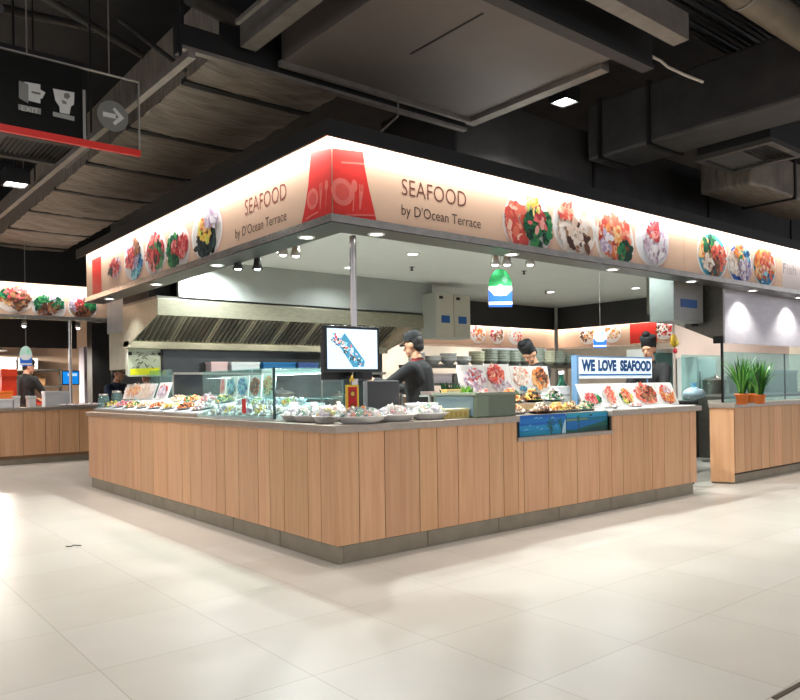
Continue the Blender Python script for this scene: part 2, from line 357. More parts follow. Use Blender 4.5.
ct = thing('serving_counter', 'oak plank counter on the right face of the stall, with the blue sea pictures', 'counter', (2.4, 0, 0))
m = MB(); planks(m, edges_r, .125, .90, 'x', 0, seed=5); planks(m, edges_n, .125, .735, 'x', 0, seed=6); planks(m, edges_e, .125, .90, 'x', 0, seed=7)
m.box(4.75 - .018, 4.75, .02, .74, .125, .9, 0, (.98, .96, .94))
m.build('plank_panel', WOOD, ct)
MB().box(.04, 1.85, .02, .06, .1, .9).box(1.85, 3.18, .02, .06, .1, .735).box(3.18, 4.73, .02, .06, .1, .9).build('backing_board', GROOVE, ct)
MB().box(.06, 1.85, .06, .74, .1, .9).box(1.85, 3.18, .06, .74, .1, .735).box(3.18, 4.73, .06, .74, .1, .9).build('cabinet_body', BODY, ct)
m = MB()
for i in range(6): m.box(.052 + .78 * i, min(.052 + .78 * (i + 1) - .006, 4.68), .006, .05, 0, .122)
m.box(4.66, 4.69, .05, .7, 0, .122)
m.build('kick_strip', KICK, ct, bevel=.003)
MB().box(1.84, 3.19, -.02, .74, .735, .765).build('ledge', SLAB, ct, bevel=.003)
MB().box(1.836, 1.85, .0, .74, .765, .9).box(3.18, 3.194, .0, .74, .765, .9).build('gap_cheek', STEEL_D, ct)

wt = MB(); wt.prism([(-.02, -.02), (1.86, -.02), (1.86, .78), (.78, .78), (.78, 5.64), (-.02, 5.64)], .902, .955)
tag(wt.build('worktop', SLAB, bevel=.004), 'pale L shaped stone worktop wrapping the near corner of the seafood counter', 'worktop')
wt = MB().box(3.17, 4.84, -.02, .78, .902, .955)
tag(wt.build('worktop', SLAB, bevel=.004), 'short pale stone worktop at the far right end of the seafood counter', 'worktop')

# sea posters in the dropped gap, on the front of a cold well
well = thing('cold_well', 'steel cold well in the counter gap carrying two blue sea pictures on its front', 'food well', (2.5, .03, .765))
MB().box(1.90, 3.17, .035, .74, .765, .93).build('body', STEEL_D, well)
MB().box(1.90, 3.17, .03, .74, .93, .955).build('rim', STEEL, well, bevel=.003)
def sea_print(x0, x1, seed, palms, hill):
    rng = random.Random(seed); m = MB(); fr = Frame((x0, .033, .772), (1, 0, 0), (0, 0, 1)); W, H = x1 - x0, .178
    m.box(x0, x1, .029, .034, .772, .772 + H, 0, C(20, 110, 190))
    k = 0
    def P(pts, c):
        nonlocal k; k += 1; m.poly([fr.p(min(max(a, 0), W), min(max(b, 0), H), .0046 + k * .00003) for a, b in pts], 0, c)
    def band(b0, b1, c, wob=.008): P([(W * i / 8, b0 + rng.uniform(-wob, wob)) for i in range(9)] + [(W * (8 - i) / 8, b1 + rng.uniform(-wob, wob)) for i in range(9)], c)
    if not hill:
        band(.1, H, C(24, 104, 196)); band(.11, .15, C(30, 124, 206)); band(.04, .09, C(40, 150, 208)); band(0, .04, C(20, 150, 190))
        for _ in range(10): c0 = (rng.uniform(.02, W * .9), rng.uniform(.03, .15)); L = rng.uniform(.03, .09); P([(c0[0], c0[1]), (c0[0] + L, c0[1] + .006), (c0[0] + L * .6, c0[1] + .014)], C(130, 200, 230))
        P([(W * .9, 0), (W, 0), (W, .13), (W * .96, .1)], C(190, 226, 240))
    else:
        band(.1, H, C(50, 150, 210)); band(.02, .12, C(20, 112, 186)); band(.1, .135, C(24, 120, 150), .003); P([(0, .105), (W * .5, .112), (W * .5, .128), (0, .125)], C(120, 150, 120))
        P([(0, 0), (W, 0), (W, .1), (W * .7, .07), (W * .4, .045), (W * .2, .02), (0, .03)], C(16, 96, 84)); P([(W * .3, 0), (W, 0), (W, .05), (W * .6, .04)], C(12, 72, 66))
        band(.15, H, C(40, 160, 190), .004); P([(W * .5, .15), (W * .62, .14), (W * .6, .16)], C(16, 60, 70))
    for (px, py, s) in palms:
        P([(px - .008, 0), (px + .008, 0), (px + .004, py), (px - .004, py)], C(30, 70, 60))
        for q in range(8):
            t = 2 * PI * q / 8 + .3; L = s * rng.uniform(.8, 1.1)
            P([(px, py - .006), (px + L * .6 * math.cos(t - .15), py + L * .6 * math.sin(t - .15) + .008), (px + L * math.cos(t), py + L * math.sin(t) - .012), (px + L * .5 * math.cos(t + .3), py + L * .5 * math.sin(t + .3))], C(14, 86, 78) if q % 2 else C(24, 110, 90))
    return m
sea_print(1.905, 2.53, 4, [(.42, .09, .085), (.56, .1, .06)], 0).build('sea_poster', PRINT, well)['label'] = 'blue sea poster with palms'
sea_print(2.54, 3.165, 5, [(.18, .13, .04)], 1).build('sea_poster', PRINT, well)['label'] = 'blue sea poster with a green shore'

# ---- neighbouring counter on the right
nb = thing('serving_counter', 'oak counter with angled end panel carrying the orange plant pots', 'counter', (7, .2, 0))
def chamf(o, z0, z1): return MB().prism([(5.72 - o * .5, .06 - o), (5.61 - o, .3), (7.2, 1.15 + o), (10.2, 1.15 + o), (10.2, .06 - o)], z0, z1)
chamf(-.03, 0, .125).build('kick_strip', KICK, nb)
chamf(-.02, .1, .9).build('cabinet_body', GROOVE, nb)
m = MB(); planks(m, [5.74, 5.98, 6.15, 6.4, 6.63, 6.76, 7.01, 7.28, 7.5, 7.8, 8.0, 8.3, 8.7, 9.0, 9.4, 9.8, 10.2], .125, .9, 'x', .06, seed=12)
m.build('plank_panel', WOOD, nb)
d = Vector((5.72 - 5.61, .06 - .3, 0)); L = d.length; d.normalize(); nn = Vector((d.y, -d.x, 0))
if nn.x > 0: nn = -nn
MX = Matrix(((d.x, nn.x, 0, 5.61), (d.y, nn.y, 0, .3), (0, 0, 1, 0), (0, 0, 0, 1)))
MB().box(0, L, -.012, .004, .02, .9, 0, (1.0, .97, .93), MX).build('end_panel', WOOD, nb)
tag(chamf(.02, .902, .955).build('worktop', SLAB, bevel=.004), 'pale stone worktop of the right hand stall under the orange plant pots', 'worktop')

# ---- neighbouring counter behind on the left
nb = thing('serving_counter', 'oak counter of the stall at the far left, man in black cap behind', 'counter', (-2, 9.5, 0))
e = [-6.0, -5.6, -5.1, -4.7, -4.3, -3.9, -3.5, -3.2, -2.8, -2.45, -2.1, -1.8, -1.4, -1.05, -.7, -.3, .05, .4, .62, .95, 1.2, 1.5, 1.8, 2.2]
m = MB(); planks(m, e, .15, .9, 'x', 9.43, seed=9); m.build('plank_panel', WOOD, nb)
MB().box(-6, 2.2, 9.45, 9.92, .1, .9).build('cabinet_body', BODY, nb)
MB().box(-6, 2.2, 9.46, 9.5, 0, .15).build('kick_strip', KICK, nb)
tag(MB().box(-6, 2.25, 9.41, 9.95, .902, .955).build('worktop', SLAB, bevel=.004), 'pale worktop of the far left stall with white boxes standing along it', 'worktop')

# ================================================================== SIGN FASCIAS
PEACH = mat('fascia_print', C(233, 195, 166), .5, 0, .04, .8)
PINKG = mat('fascia_print_pale', C(228, 214, 210), .5, 0, .02, 1.5)
fl = Frame((0, 0, 0), (0, -1, 0), (0, 0, 1))          # left face: reads towards the corner; a = -Y
frr = Frame((0, 0, 0), (1, 0, 0), (0, 0, 1))          # right face: a = X
fl.vmin = frr.vmin = 2.37
def plate_on(face, x0, x1, y0, y1):
    yc = (y0 + y1) / 2; xc = (x0 + x1) / 2
    if face == 'R': A, B, T, Bt = onY(x0, yc, 0).x, onY(x1, yc, 0).x, onY(xc, y0, 0).z, onY(xc, y1, 0).z
    elif face == 'L': A, B, T, Bt = -onX(x0, yc, 0).y, -onX(x1, yc, 0).y, onX(xc, y0, 0).z, onX(xc, y1, 0).z
    else: A, B, T, Bt = onY(x0, yc, 9.43).x, onY(x1, yc, 9.43).x, onY(xc, y0, 9.43).z, onY(xc, y1, 9.43).z
    return (A + B) / 2, (T + Bt) / 2, (B - A) / 2 * 1.02, (T - Bt) / 2 * 1.06
INK = C(70, 44, 40)
def emblem(parent, pts_of, up, fr, red, light, icons):
    m = MB(); m.poly([fr.p(a, b, .003) for a, b in pts_of], 0, red)
    k = 0
    for kind, a, b, s in icons:
        k += 1; h = .0036 + k * .0001
        el = lambda rr, ry: [fr.p(a + rr * math.cos(2 * PI * q / 24), b + ry * math.sin(2 * PI * q / 24), h) for q in range(24)]
        if kind == 'plate': m.poly(el(s, s), 0, light); h += .00004; m.poly(el(s * .62, s * .62), 0, tuple(.55 * x + .45 * y for x, y in zip(red, light)))
        if kind == 'spoon': m.poly(el(s * .22, s * .36), 0, light); m.poly([fr.p(a - s * .06, b, h + .00002), fr.p(a - s * .03 - s * .12, b - s * 1.5, h + .00002), fr.p(a + s * .04 - s * .12, b - s * 1.5, h + .00002), fr.p(a + s * .06, b, h + .00002)], 0, light)
        if kind == 'fork':
            for q in (-.14, 0, .14): m.poly([fr.p(a + s * (q - .04), b, h), fr.p(a + s * (q + .04), b, h), fr.p(a + s * (q + .04), b + s * .5, h), fr.p(a + s * (q - .04), b + s * .5, h)], 0, light)
            m.poly([fr.p(a - s * .18, b, h), fr.p(a - s * .2, b - s * 1.3, h), fr.p(a - s * .1, b - s * 1.3, h), fr.p(a + s * .18, b, h)], 0, light)
        if kind == 'line': m.poly([fr.p(a, b, h), fr.p(a + s, b + s * .12, h), fr.p(a + s, b + s * .12 + .012, h), fr.p(a, b + .012, h)], 0, light)
    m.build('red_emblem', PRINT, parent)
RED = C(226, 52, 44); CORAL = C(238, 120, 108)

# left face
f1 = thing('fascia_sign', 'long lit stall sign on the left face reading SEAFOOD, dish pictures towards its far end', 'sign', (0, 2.8, 2.35))
MB().box(0, .03, .03, 5.6, 2.36, 2.965).build('panel', PEACH, f1)
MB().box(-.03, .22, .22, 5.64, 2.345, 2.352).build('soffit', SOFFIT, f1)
MB().box(-.03, 0, -.03, 5.64, 2.352, 2.405).box(-.03, .22, 5.6, 5.64, 2.352, 2.405).build('steel_band', STEEL_S, f1)
yy = lambda x, y: (-onX(x, y, 0).y, onX(x, y, 0).z)
emblem(f1, [(-.003, 2.36), yy(301.5, 226), yy(305.5, 206), yy(308.5, 186), yy(310, 168), yy(311, 152), (-.003, 2.86)], 0, fl, RED, CORAL,
       [('plate', yy(313, 199)[0], yy(313, 199)[1], .075), ('fork', yy(321.5, 196)[0], 2.6, .1), ('spoon', yy(327, 190)[0], 2.62, .1), ('line', yy(306, 218)[0], 2.43, .17)])
m = MB(); A = yy(101.5, 275); B = yy(92.5, 275); m.poly([fl.p(B[0], 2.42, .003), fl.p(A[0], 2.42, .003), fl.p(A[0], 2.86, .003), fl.p(B[0], 2.86, .003)], 0, RED); m.build('red_band', PRINT, f1)
m = MB(); a0, a1 = yy(245, 203), yy(286.5, 190)
text_into(m, 'SEAFOOD', fl, a0[0], 2.64, a1[0] - a0[0], .125, 0, C(150, 74, 66), bold=-.012); m.build('lettering', PRINT, f1)
m = MB(); a0, a1 = yy(235.5, 232), yy(286.5, 216)
text_into(m, "by D'Ocean Terrace", fl, a0[0], 2.455, a1[0] - a0[0], .105, 0, INK, bold=-.004); m.build('lettering', PRINT, f1)
LD = [((192, 222.5, 207, 257), [('dark', -.05, -.42, .5, .4), ('yellow', -.05, .12, .4, .2), ('orange', 0, .25, .22, .14), ('lilac', .45, .5, .35, .26)], C(226, 220, 214)),
      ((167, 190, 226, 271), [('green', -.4, -.05, .5, .5), ('beef', .45, 0, .35, .4), ('beef', -.2, .1, .2, .1)], None),
      ((145, 166.5, 233, 274), [('beef', -.1, .35, .45, .35), ('beef', .4, .1, .35, .25), ('beef', 0, -.45, .3, .2), ('green', .2, -.1, .6, .1), ('beef', -.4, 0, .3, .1)], None),
      ((124.5, 144, 238, 279), [('blue', .25, -.4, .45, .35), ('lilac', 0, .2, .5, .35), ('beef', -.25, .05, .35, .2), ('brown', .4, .5, .3, .1)], None),
      ((108, 123, 258, 281), [('lilac', .1, .1, .55, .4), ('beef', 0, .2, .5, .35), ('dark', -.5, -.1, .25, .1)], C(240, 232, 226))]
for i, (bx, zones, bed) in enumerate(LD):
    a, b, ra, rb = plate_on('L', *bx); m = MB(); food_print(m, fl, a, b, ra, rb, zones, 20 + i, bed=bed or C(242, 236, 230), count=280, plate=i < 4); m.build('dish_picture', PRINT, f1)

# right face
f2 = thing('fascia_sign', "long lit stall sign on the right face reading SEAFOOD, seven dish pictures along it", 'sign', (4.6, 0, 2.35))
MB().box(0, 4.55, 0, .03, 2.36, 2.965).box(4.556, 6.93, 0, .03, 2.36, 2.965).build('panel', PEACH, f2)
MB().box(6.935, 9.4, 0, .03, 2.36, 2.965).build('panel', PINKG, f2)['label'] = 'pale pink grey panel'
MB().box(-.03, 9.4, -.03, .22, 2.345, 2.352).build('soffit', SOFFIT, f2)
MB().box(0, 9.4, -.03, 0, 2.352, 2.405).build('steel_band', STEEL_S, f2)
xx = lambda x, y: (onY(x, y, 0).x, onY(x, y, 0).z)
emblem(f2, [(.003, 2.36), xx(377.5, 226), xx(372.5, 205), xx(368, 186), xx(364.5, 167), xx(363, 152), (.003, 2.86)], 0, frr, RED, CORAL,
       [('plate', xx(342, 192)[0], xx(342, 192)[1], .095), ('spoon', xx(354, 188)[0], 2.63, .12), ('fork', xx(361, 193)[0], 2.6, .1), ('line', xx(345, 215)[0], 2.41, .26), ('line', xx(341, 162)[0], 2.77, .2)])
m = MB(); a0, a1 = xx(401.5, 187), xx(466, 199)
text_into(m, 'SEAFOOD', frr, a0[0], 2.635, a1[0] - a0[0], .122, 0, C(112, 62, 52), bold=-.008); m.build('lettering', PRINT, f2)
m = MB(); a0, a1 = xx(401.5, 213), xx(480.5, 224)
text_into(m, "by D'Ocean Terrace", frr, a0[0], 2.462, a1[0] - a0[0], .105, 0, C(60, 38, 34), bold=-.002); m.build('lettering', PRINT, f2)
RD = [((503, 551.5, 195, 254), [('prawn', -.45, -.05, .5, .5), ('green', .42, -.1, .5, .38), ('beef', .35, .2, .3, .06), ('yellow', .1, .65, .25, .06)], None),
      ((552.5, 595.5, 198, 255), [('pale', 0, -.1, .6, .6), ('prawn', -.45, .55, .3, .22), ('brown', .1, -.35, .4, .1), ('pale', .1, -.2, .3, .1)], C(232, 232, 230)),
      ((595.5, 633.5, 213, 268), [('prawn', 0, .15, .6, .6), ('orange', -.2, 0, .4, .15), ('green', .45, -.35, .3, .15), ('lilac', -.5, -.1, .25, .1)], C(236, 226, 210)),
      ((635, 668.5, 216, 265.5), [('lilac', .2, 0, .5, .5), ('squid', .1, -.2, .45, .35), ('beef', 0, .35, .3, .12)], C(238, 238, 240)),
      ((697, 727, 233, 279), [('orange', -.4, .2, .4, .2), ('green', -.15, .4, .35, .15), ('prawn', .35, 0, .4, .4), ('brown', 0, -.4, .35, .15), ('pale', -.4, -.35, .25, .1)], C(80, 170, 190)),
      ((727.5, 751.5, 244, 284), [('pale', -.35, 0, .45, .35), ('blue', .3, .45, .35, .2), ('orange', -.1, .55, .3, .15), ('green', .05, .1, .2, .1), ('lilac', .3, -.3, .4, .2)], C(50, 100, 190)),
      ((752.5, 775.5, 247, 286), [('orange', -.05, .05, .62, .75), ('prawn', .1, 0, .5, .15), ('blue', 0, -.7, .3, .1)], C(60, 150, 180))]
for i, (bx, zones, bed) in enumerate(RD):
    a, b, ra, rb = plate_on('R', *bx); m = MB(); food_print(m, frr, a, b, ra, rb, zones, 40 + i, bed=bed or C(240, 236, 230), count=300); m.build('dish_picture', PRINT, f2)
m = MB(); a0 = xx(783, 268); text_into(m, 'Fish', frr, a0[0], 2.6, .38, .13, 0, C(176, 164, 160), bold=-.01); m.build('lettering', PRINT, f2)
m = MB()
for q in range(2): m.poly([frr.p(a0[0] + .5 + q * .2, 2.6, .002), frr.p(a0[0] + .53 + q * .2, 2.6, .002), frr.p(a0[0] + .6 + q * .2, 2.69, .002), frr.p(a0[0] + .57 + q * .2, 2.69, .002)], 0, C(176, 164, 160))
m.build('lettering', PRINT, f2)

# far left stall sign
f3 = thing('fascia_sign', 'lit sign over the far left stall with three noodle and salad bowl pictures', 'sign', (-1, 9.43, 2.48))
MB().box(-6, 1.5, 9.43, 9.47, 2.5, 3.1).build('panel', PEACH, f3)
MB().box(-6, 1.52, 9.4, 9.65, 2.465, 2.52).build('steel_band', STEEL_S, f3)
ff = Frame((0, 9.43, 0), (1, 0, 0), (0, 0, 1))
ff.vmin = 2.53
for i, (bx, zones, bed) in enumerate([((-4, 33, 286, 312), [('orange', 0, .3, .6, .45), ('beef', .1, .4, .5, .3), ('green', -.7, .3, .3, .1), ('brown', .2, -.1, .5, .15)], C(240, 220, 206)),
                                      ((32, 66, 294, 320), [('lilac', 0, .1, .55, .4), ('green', -.4, .3, .45, .25), ('brown', 0, -.3, .5, .25), ('green', .5, .3, .3, .1)], None),
                                      ((68, 97, 296, 319), [('lilac', -.3, .3, .5, .3), ('beef', 0, .1, .4, .3), ('green', .55, .2, .3, .2), ('brown', 0, -.55, .5, .2)], C(150, 132, 120))]):
    a, b, ra, rb = plate_on('F', *bx); m = MB(); food_print(m, ff, a, b, ra, rb, zones, 60 + i, bed=bed or C(240, 236, 230), count=260); m.build('dish_picture', PRINT, f3)
v = MB(); v.box(-6, 1.5, 9.3, 9.7, 3.12, 5.0); v.box(-6, 1.5, 9.29, 9.305, 3.05, 3.12)
struct('trim_3', v, BLACK)

# ---- steel post at the near corner
po = thing('steel_post', 'slim polished steel post rising from the near counter corner to the sign soffit', 'post', (.36, .27, .955))
MB().lathe([(.026, 0), (.026, 1.39)], 16, M=TR(.36, .27, .955)).build('tube', mat('polished_steel', C(206, 200, 194), .2, 1), po)
MB().lathe([(.06, 0), (.06, .012), (.03, .018), (.03, .03)], 20, M=TR(.36, .27, .955)).build('foot_flange', STEEL, po)
po = thing('steel_post', 'thin pale post at the far inner corner of the stall under the dark bulkhead', 'post', (9.3, 5.55, 0))
MB().lathe([(.04, 0), (.04, 2.8)], 12, M=TR(9.3, 5.55, 0)).build('tube', mat('pale_post', C(190, 188, 184), .4, .4), po)

# ---- soffit and kitchen downlights
def downlight(x, y, z, label, group, power, r=.055, angle=120):
    t = thing('downlight', label, 'ceiling light', (x, y, z), group=group)
    MB().lathe([(r * .8, 0), (r * .82, -.006), (r * 1.15, -.008), (r * 1.2, 0)], 24, M=TR(x, y, z)).build('trim_ring', WHITE, t)
    MB().lathe([(0, -.004), (r * .8, -.003)], 24, M=TR(x, y, z), smooth=False).build('lens', LAMP, t)
    spot_light('lamp', (x, y, z - .02), power, angle, color=(1, .97, .93) if z < 2.5 else (.9, 1, .99))
for k, y in enumerate([.5, 2.02, 3.5, 5.02]):
    downlight(.1, y, 2.345, ['round downlight in the left soffit nearest the corner post', 'round downlight in the left soffit under the word Terrace side of the dish pictures', 'round downlight in the left soffit below the middle dish pictures', 'round downlight at the far end of the left soffit by the red band'][k], 'downlights in the left sign soffit', SPOT_W)
rl = ['nearest the corner post', 'below the prawn dish picture', 'below the third dish picture', 'above the blue sticker cabinet', 'at the left edge of the lilac hood', 'over the middle of the lilac hood']
for k, x in enumerate([.46, 1.93, 3.4, 4.9, 6.35, 7.7]):
    downlight(x, .11, 2.345, 'round downlight in the right soffit ' + rl[k], 'downlights in the right sign soffit', SPOT_W)
cl = [(2.85, 2.51, 'nearest the corner post, right of it'), (2.8, 3.75, 'close to the grey bulkhead behind the corner post'), (1.51, 3.28, 'left of the corner post, before the grey bulkhead'), (7.16, 3.94, 'in front of the thin far post'), (7.98, 2.81, 'furthest right, before the dark side bulkhead')]
cl += [(1.1, 1.0, 'added unseen behind the corner of the sign'), (2.9, 1.0, 'added unseen behind the right sign above the grey green bin'), (4.7, 1.0, 'added unseen behind the right sign above the sign leg'), (1.0, 2.2, 'added unseen behind the left sign above the glass case'), (.95, 4.0, 'added unseen behind the left sign above the ice bed'), (6.6, 1.7, 'added unseen above the aisle end behind the right sign')]  # fill lights added out of sight to brighten the stall interior
for k, (x, y, t) in enumerate(cl): downlight(x, y, 2.8, 'round kitchen ceiling downlight ' + t, 'downlights in the kitchen ceiling', ROOM_W * ((.5, .25, .5, .5, .5)[k] if k < 5 else 1.25), .075, 150)

# ---- small spot lamps hanging just inside the soffit
def spot_head(px, py, D, label, power=3):
    p = onD(px, py, D); t = thing('spotlight', label, 'spotlight', p, group='little spot lamps inside the stall')
    top = 2.8 - p.z
    MB().tube([(p.x, p.y, p.z + .06), (p.x, p.y, 2.8)], .008, 6).build('stem', STEEL, t)
    MB().lathe([(.0, .075), (.03, .07), (.034, .02), (.05, -.03), (.046, -.03), (.03, .0), (0, .0)], 16, M=TR(*p)).build('shade', BLACK_M if px < 280 else STEEL, t)
    MB().ell((p.x, p.y, p.z - .02), (.032, .032, .02)).build('bulb', LAMP, t)
    spot_light('lamp', (p.x, p.y, p.z - .05), power, 100)
spot_head(238, 266, 6.6, 'black spot lamp left of the other by the word Ocean')
spot_head(257.5, 266, 6.4, 'black spot lamp right of its twin under the word Terrace')
spot_head(283, 252, 6.2, 'steel spot lamp left of its twin, near the corner post')
spot_head(296, 253, 6.2, 'steel spot lamp right of its twin, near the corner post')
spot_head(495, 262, 6.6, 'bright spot lamp above the left of the green hanging panel')
spot_head(507, 262, 6.6, 'bright spot lamp right above the green hanging panel')
spot_head(530, 262, 6.8, 'bright spot lamp to the right of the green hanging panel')
# extra small nozzles
for px, py, t in [(412, 267, 'small dark ceiling sprinkler right of the corner post'), (546, 291, 'small dark ceiling sprinkler left of the far downlight'), (524, 271, 'flat little ceiling fitting beside the green hanging panel')]:
    p = onZ(px, py, 2.8); tag(MB().lathe([(0, -.05), (.025, -.045), (.012, -.03), (.012, -.01), (.04, 0)], 10, M=TR(p.x, p.y, 2.8)).build('sprinkler', BLACK_M), t, 'sprinkler')

# ================================================================== HALL CEILING SERVICES
hl = ['square ceiling lamp glowing right of the big grey duct board', 'square ceiling lamp glowing under the hanging direction sign', 'square ceiling lamp furthest back over the left aisle']
for i, (x, y, z, kw) in enumerate(HALL_LAMPS):
    vis = i < 3
    t = thing('ceiling_lamp', hl[i] if vis else 'unseen square ceiling lamp added to light the aisle in front of the stall', 'ceiling light', (x, y, z), group='square hall ceiling lamps')
    h = .1
    m = MB()
    for a, b, c, d in ((-.1, .1, -.1, -.085), (-.1, .1, .085, .1), (-.1, -.085, -.085, .085), (.085, .1, -.085, .085)): m.box(x + a, x + b, y + c, y + d, z, z + .08)
    m.box(x - .1, x + .1, y - .1, y + .1, z + .08, z + .13); m.build('housing', BLACK_M, t)
    MB().box(x - .085, x + .085, y - .085, y + .085, z + .012, z + .02).build('lens', LAMP, t)
    MB().tube([(x, y, z + .13), (x, y, 5)], .012, 6).build('drop_rod', BLACK_M, t)
    area_light('lamp', (x, y, z + .008), .16, .16, HALL_W * kw, color=(1, .99, .975), spread=130)

DKBEAM = mat('dark_beam', C(48, 45, 43), .5, .2, .15, 8)
t = thing('duct_board', 'large flat brownish grey duct underside high over the corner of the stall', 'duct', (.85, -.2, 3.6))
MB().box(-.09, 1.8, -1.02, .5, 3.6, 4.0).build('board', DUCT_F, t, bevel=.004)
MB().box(.566, .578, -.9, -.18, 3.594, 3.6).build('seam', BLACK, t)
MB().box(-.12, 1.8, .46, .5, 3.56, 3.6).build('front_flange', GALV, t)
MB().box(1.8, 1.9, -.92, .52, 3.56, 3.64).build('side_flange', GALV, t)
t = thing('steel_channel', 'black steel channel with pale lower lip crossing above the stall corner', 'beam', (.4, .6, 3.5))
c0, c1 = onY(181, 45, .56), onY(466, 128.5, .56); cz = (c0.z + c1.z) / 2
MB().box(c0.x, c1.x, .56, .6, cz, cz + .15).build('web', BLACK, t)
MB().box(c0.x, c1.x, .545, .6, cz - .025, cz).build('lower_lip', GALV, t)
MB().box(c0.x - .03, c0.x, .54, .62, cz - .06, cz + .2).build('end_bracket', BLACK_M, t)
for x in (c0.x + .02, c1.x - .03): MB().tube([(x, .58, cz + .15), (x, .58, 5)], .012, 6).build('hanger_rod', BLACK_M, t)
t = thing('steel_beam', 'pale edged steel beam running up left of the grey duct board', 'beam', (-.35, -1, 3.55))
MB().box(-.42, -.3, -3.2, .5, 3.62, 3.65).box(-.42, -.40, -3.2, .5, 3.65, 3.8).build('flange', GALV, t)
MB().box(-.56, -.53, -2.6, .3, 3.66, 3.69).build('thin_rail', GALV, t)
t = thing('steel_beam', 'dark steel beam crossing above the right edge of the grey duct board', 'beam', (1.5, -1.1, 3.66))
MB().box(.0, 2.15, -1.13, -1.05, 3.6, 3.84).build('web', BLACK, t)
MB().box(.0, 2.15, -1.14, -1.04, 3.575, 3.6).build('lower_flange', DKBEAM, t)
tag(MB().box(.0, 2.1, -1.45, -1.33, 3.66, 3.7).box(.0, 2.1, -1.45, -1.43, 3.7, 3.85).build('steel_angle', GALV), 'grey steel angle beyond the dark beam at the top edge', 'beam')
t = thing('hanging_rail', 'long thin grey rail along the left duct behind the direction sign', 'rail', (-.9, 3, 3.1))
r0, r1 = onZ(192, 54, 3.12), onZ(-8, 222, 3.12)
MB().bar(r0, r1, .045, .04).build('rail', GALV, t)
for k in range(4): q = r0.lerp(r1, .03 + .31 * k); MB().tube([(q.x, q.y, q.z), (q.x, q.y, 5)], .008, 6).build('hanger_rod', BLACK_M, t)
# wrapped duct along the left face: one bulging wrapped length after another, a dark band at each joint
t = thing('wrapped_duct', 'long duct wrapped in dark crinkled sheet above the left sign of the stall', 'duct', (-.3, 3, 3.25))
rng = random.Random(8); m = MB(); nx, ny = 16, 220; vs = []; DZ = 3.62; d0, d1 = onZ(197, 70, DZ), onZ(12, 225, DZ); y0d, y1d = .64, 9.2; SEC = 1.28; DW = 1.12
def dx(y): return d0.x + (d1.x - d0.x) * (y - d0.y) / (d1.y - d0.y)
for j in range(ny + 1):
    y = y0d + (y1d - y0d) * j / ny; sec = (y / SEC) % 1
    for i in range(nx + 1):
        s = i / nx; bul = .04 * math.sin(PI * s) ** .6 * (math.sin(PI * sec) ** .45) + .012 * math.sin(y * 17 + 3 * s + 2.5 * math.sin(7 * s + y)) * math.sin(PI * sec) + rng.uniform(-.004, .004)
        vs.append((dx(y) + DW * s, y, DZ - bul))
m.add(vs, [(j * (nx + 1) + i, j * (nx + 1) + i + 1, (j + 1) * (nx + 1) + i + 1, (j + 1) * (nx + 1) + i) for j in range(ny) for i in range(nx)], 0, (1, 1, 1), True)
for xa in (0, DW): m.add([(dx(y0d) + xa, y0d, DZ), (dx(y1d) + xa, y1d, DZ), (dx(y1d) + xa, y1d, DZ + .5), (dx(y0d) + xa, y0d, DZ + .5)], [(0, 1, 2, 3)])
m.build('wrapped_sheet', DUCT, t)
MB().box(dx(y0d), dx(y0d) + DW, y0d, y0d + .01, DZ, DZ + .5).build('end_plate', BLACK, t)
for k in range(1, 8):
    y = k * SEC
    if y < 9.1: MB().box(dx(y) - .006, dx(y) + DW + .006, y - .04, y + .04, DZ - .02, DZ + .02).build('joint_band', BLACK, t)
# diffusers
def diffuser(x0, x1, y0, y1, z, h, label, along='y'):
    t = thing('air_diffuser', label, 'air vent', ((x0 + x1) / 2, (y0 + y1) / 2, z)); b = .07
    MB().box(x0 + .02, x1 - .02, y0 + .02, y1 - .02, z + .06, z + h).build('plenum_box', BLACK, t)
    m = MB()
    m.box(x0, x1, y0, y0 + b, z, z + .05); m.box(x0, x1, y1 - b, y1, z, z + .05); m.box(x0, x0 + b, y0 + b, y1 - b, z, z + .05); m.box(x1 - b, x1, y0 + b, y1 - b, z, z + .05)
    m.build('frame', DIFF, t)
    n = 15
    for k in range(n):
        a = (k + .5) / n
        s = MB()
        if along == 'y': xm = x0 + b + (x1 - x0 - 2 * b) * a; s.box(-.011, .011, y0 + b, y1 - b, -.002, .002, M=Matrix.Translation((xm, 0, z + .03)) @ Matrix.Rotation(.7 if a < .5 else -.7, 4, 'Y'))
        else: ym = y0 + b + (y1 - y0 - 2 * b) * a; s.box(x0 + b, x1 - b, -.011, .011, -.002, .002, M=Matrix.Translation((0, ym, z + .03)) @ Matrix.Rotation(.7 if a < .5 else -.7, 4, 'X'))
        s.build('vane', DIFF, t)
diffuser(-1.66, -.98, 2.05, 2.72, 3.2, .7, 'square grey air vent below the hanging direction sign')
diffuser(4.36, 5.12, -1.02, -.24, 3.5, .62, 'square grey air vent in a black box high on the right', 'x')
def box_duct(name, label, x0, x1, y0, y1, z0, z1, bands, along, mm=DUCT):
    t = thing(name, label, 'duct', ((x0 + x1) / 2, (y0 + y1) / 2, z0))
    MB().box(x0, x1, y0, y1, z0, z1).build('casing', mm, t, bevel=.03)
    for q in bands:
        m = MB(); e = .02
        if along == 'x': m.box(q - .02, q + .02, y0 - e, y1 + e, z0 - e, z1 + e)
        else: m.box(x0 - e, x1 + e, q - .02, q + .02, z0 - e, z1 + e)
        m.build('flange', BLACK_M, t)
DKD = mat('duct_wrap_dark', C(52, 49, 47), .65, 0, .3, 4, (1, 1, 1), bump=.6)
box_duct('black_duct', 'black box duct running out over the aisle above the fourth dish picture', 3.72, 4.3, -2.4, .62, 3.6, 4.2, [-.12, .45], 'y', DKD)
